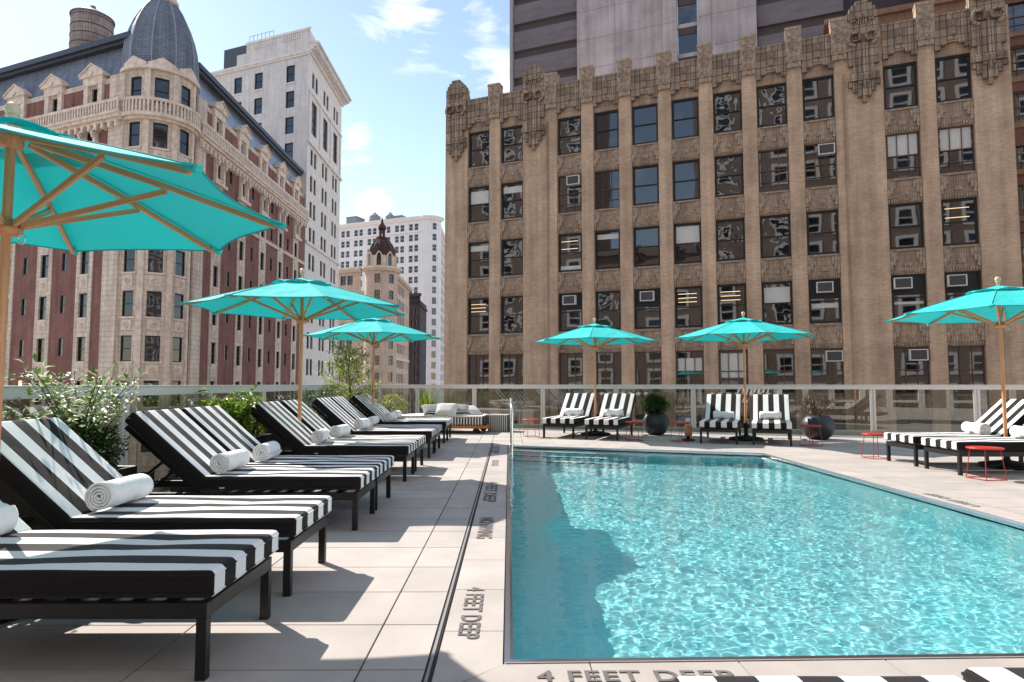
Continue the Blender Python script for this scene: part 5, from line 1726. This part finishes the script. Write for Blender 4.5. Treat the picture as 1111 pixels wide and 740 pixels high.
# ------------------------------------------------------------------ daybed, cushions, ottoman
dbd = empty('daybed', (-1.55, 15.75, 0), R(-6), 'low teak daybed with narrow striped mattress at the far end of the left row', 'daybed')
mb = MB(); mb.box(-1.05, 1.10, -.55, -.50, .12, .19); mb.box(-1.05, 1.10, .50, .55, .12, .19); mb.box(-1.05, -1.0, -.5, .5, .12, .19); mb.box(1.05, 1.10, -.5, .5, .12, .19)
for k in range(9): mb.box(-.98 + k * .22, -.86 + k * .22, -.5, .5, .15, .175)
mb.build('frame', T['wood_daybed'], dbd, bevel=.006)
for sx in (-1, 1):
    for sy in (-1, 1):
        mb = MB(); mb.bar((sx * .80, sy * .47, .125), (sx * .92, sy * .47, .0), .05, .12, (1, 0, 0)); mb.build('leg', T['black'], dbd)
V, F = rbox(-1.02, 1.02, -.52, .52, .195, .40, .04)
for v in V: v.z += .02 * noise.noise(Vector((v.x * 3, v.y * 3, 4))) * (v.z > .35)
mb = MB(); mb.add(V, F, True); mt_ = mb.build('mattress', T['stripe_small'], dbd)
V, F = rbox(-1.03, 1.0, -.53, .53, .385, .415, .014)
for v in V: v.z += .02 * noise.noise(Vector((v.x * 3, v.y * 3, 4)))
mb = MB(); mb.add(V, F, True); mb.build('cover', mat('cream_cover', (.72, .69, .64), .95, bump=.5, bscale=20), dbd)
def cushion(x, y, z, rx, rz, m, label):
    mb = MB(); V = []; F = []
    N = 12
    for sgn in (1, -1):
        b = len(V)
        for i in range(N + 1):
            for j in range(N + 1):
                u = -1 + 2 * i / N; v = -1 + 2 * j / N
                pin = 1 - .08 * (1 - u * u) * 0
                hgt = .085 * ((1 - u ** 4) * (1 - v ** 4)) ** .6
                V.append((u * .27 * (1 - .07 * (1 - v * v) * 0 - .06 * (1 - abs(v))), sgn * hgt, v * .22 * (1 - .06 * (1 - abs(u)))))
        for i in range(N):
            for j in range(N):
                a = b + i * (N + 1) + j; f = (a, a + 1, a + N + 2, a + N + 1)
                F.append(f if sgn < 0 else f[::-1])
    mb.add(V, F, True)
    o = mb.build('throw_cushion', m)
    o.location = (x, y, z); o.rotation_euler = (rx, 0, rz)
    tag(o, label, 'cushion', 'cushions on the daybed')
    return o
cm_ = mat('cream_cushion', (.70, .67, .62), .95, var=.1, scale=20, bump=.5, bscale=60)
zz_ = stripemat('zigzag_cushion', 2, .022, 0, (.70, .68, .64), (.03, .028, .03))
cushion(-1.80, 15.50, .53, R(-58), R(22), zz_, 'black and cream striped cushion at the left of the daybed')
cushion(-1.48, 15.42, .545, R(-52), R(-10), cm_, 'plain cream cushion in the middle of the daybed')
cushion(-1.20, 15.58, .53, R(-60), R(12), zz_, 'black patterned cushion leaning right of the cream one')
cushion(-.95, 15.70, .51, R(-66), R(30), cm_, 'rightmost cream cushion on the daybed')
ot = empty('striped_ottoman', (-.22, 16.05, 0), R(-12), 'cream ottoman with black vertical stripes beside the daybed', 'ottoman')
V, F = rbox(-.25, .25, -.25, .25, .0, .41, .03)
mb = MB(); mb.add(V, F, True); mb.build('body', T['stripe_v'], ot)

# pool handrail
hr = empty('pool_handrail', (.05, 11.7, 0), 0, 'curved stainless pool handrail over the corner steps', 'handrail')
pts = [(0, .75, 0), (0, .75, .55)]
for k in range(9):
    a = k / 8 * PI / 2; pts.append((0, .60 + .15 * math.cos(a), .72 + .15 * math.sin(a)))
pts += [(0, .2, .86), (0, -.35, .80)]
for k in range(1, 8):
    a = k / 8 * PI / 2; pts.append((0, -.45 - .18 * math.sin(a), .62 + .18 * math.cos(a)))
pts += [(0, -.66, .3), (0, -.70, -.42)]
mb = MB(); mb.tube(pts, .027, 12); mb.build('rail', T['white_steel'], hr)
mb = MB(); mb.lathe([(0, 0), (.05, 0), (.05, .012), (.024, .02)], (0, .75, 0), n=18); mb.build('flange', T['white_steel'], hr)
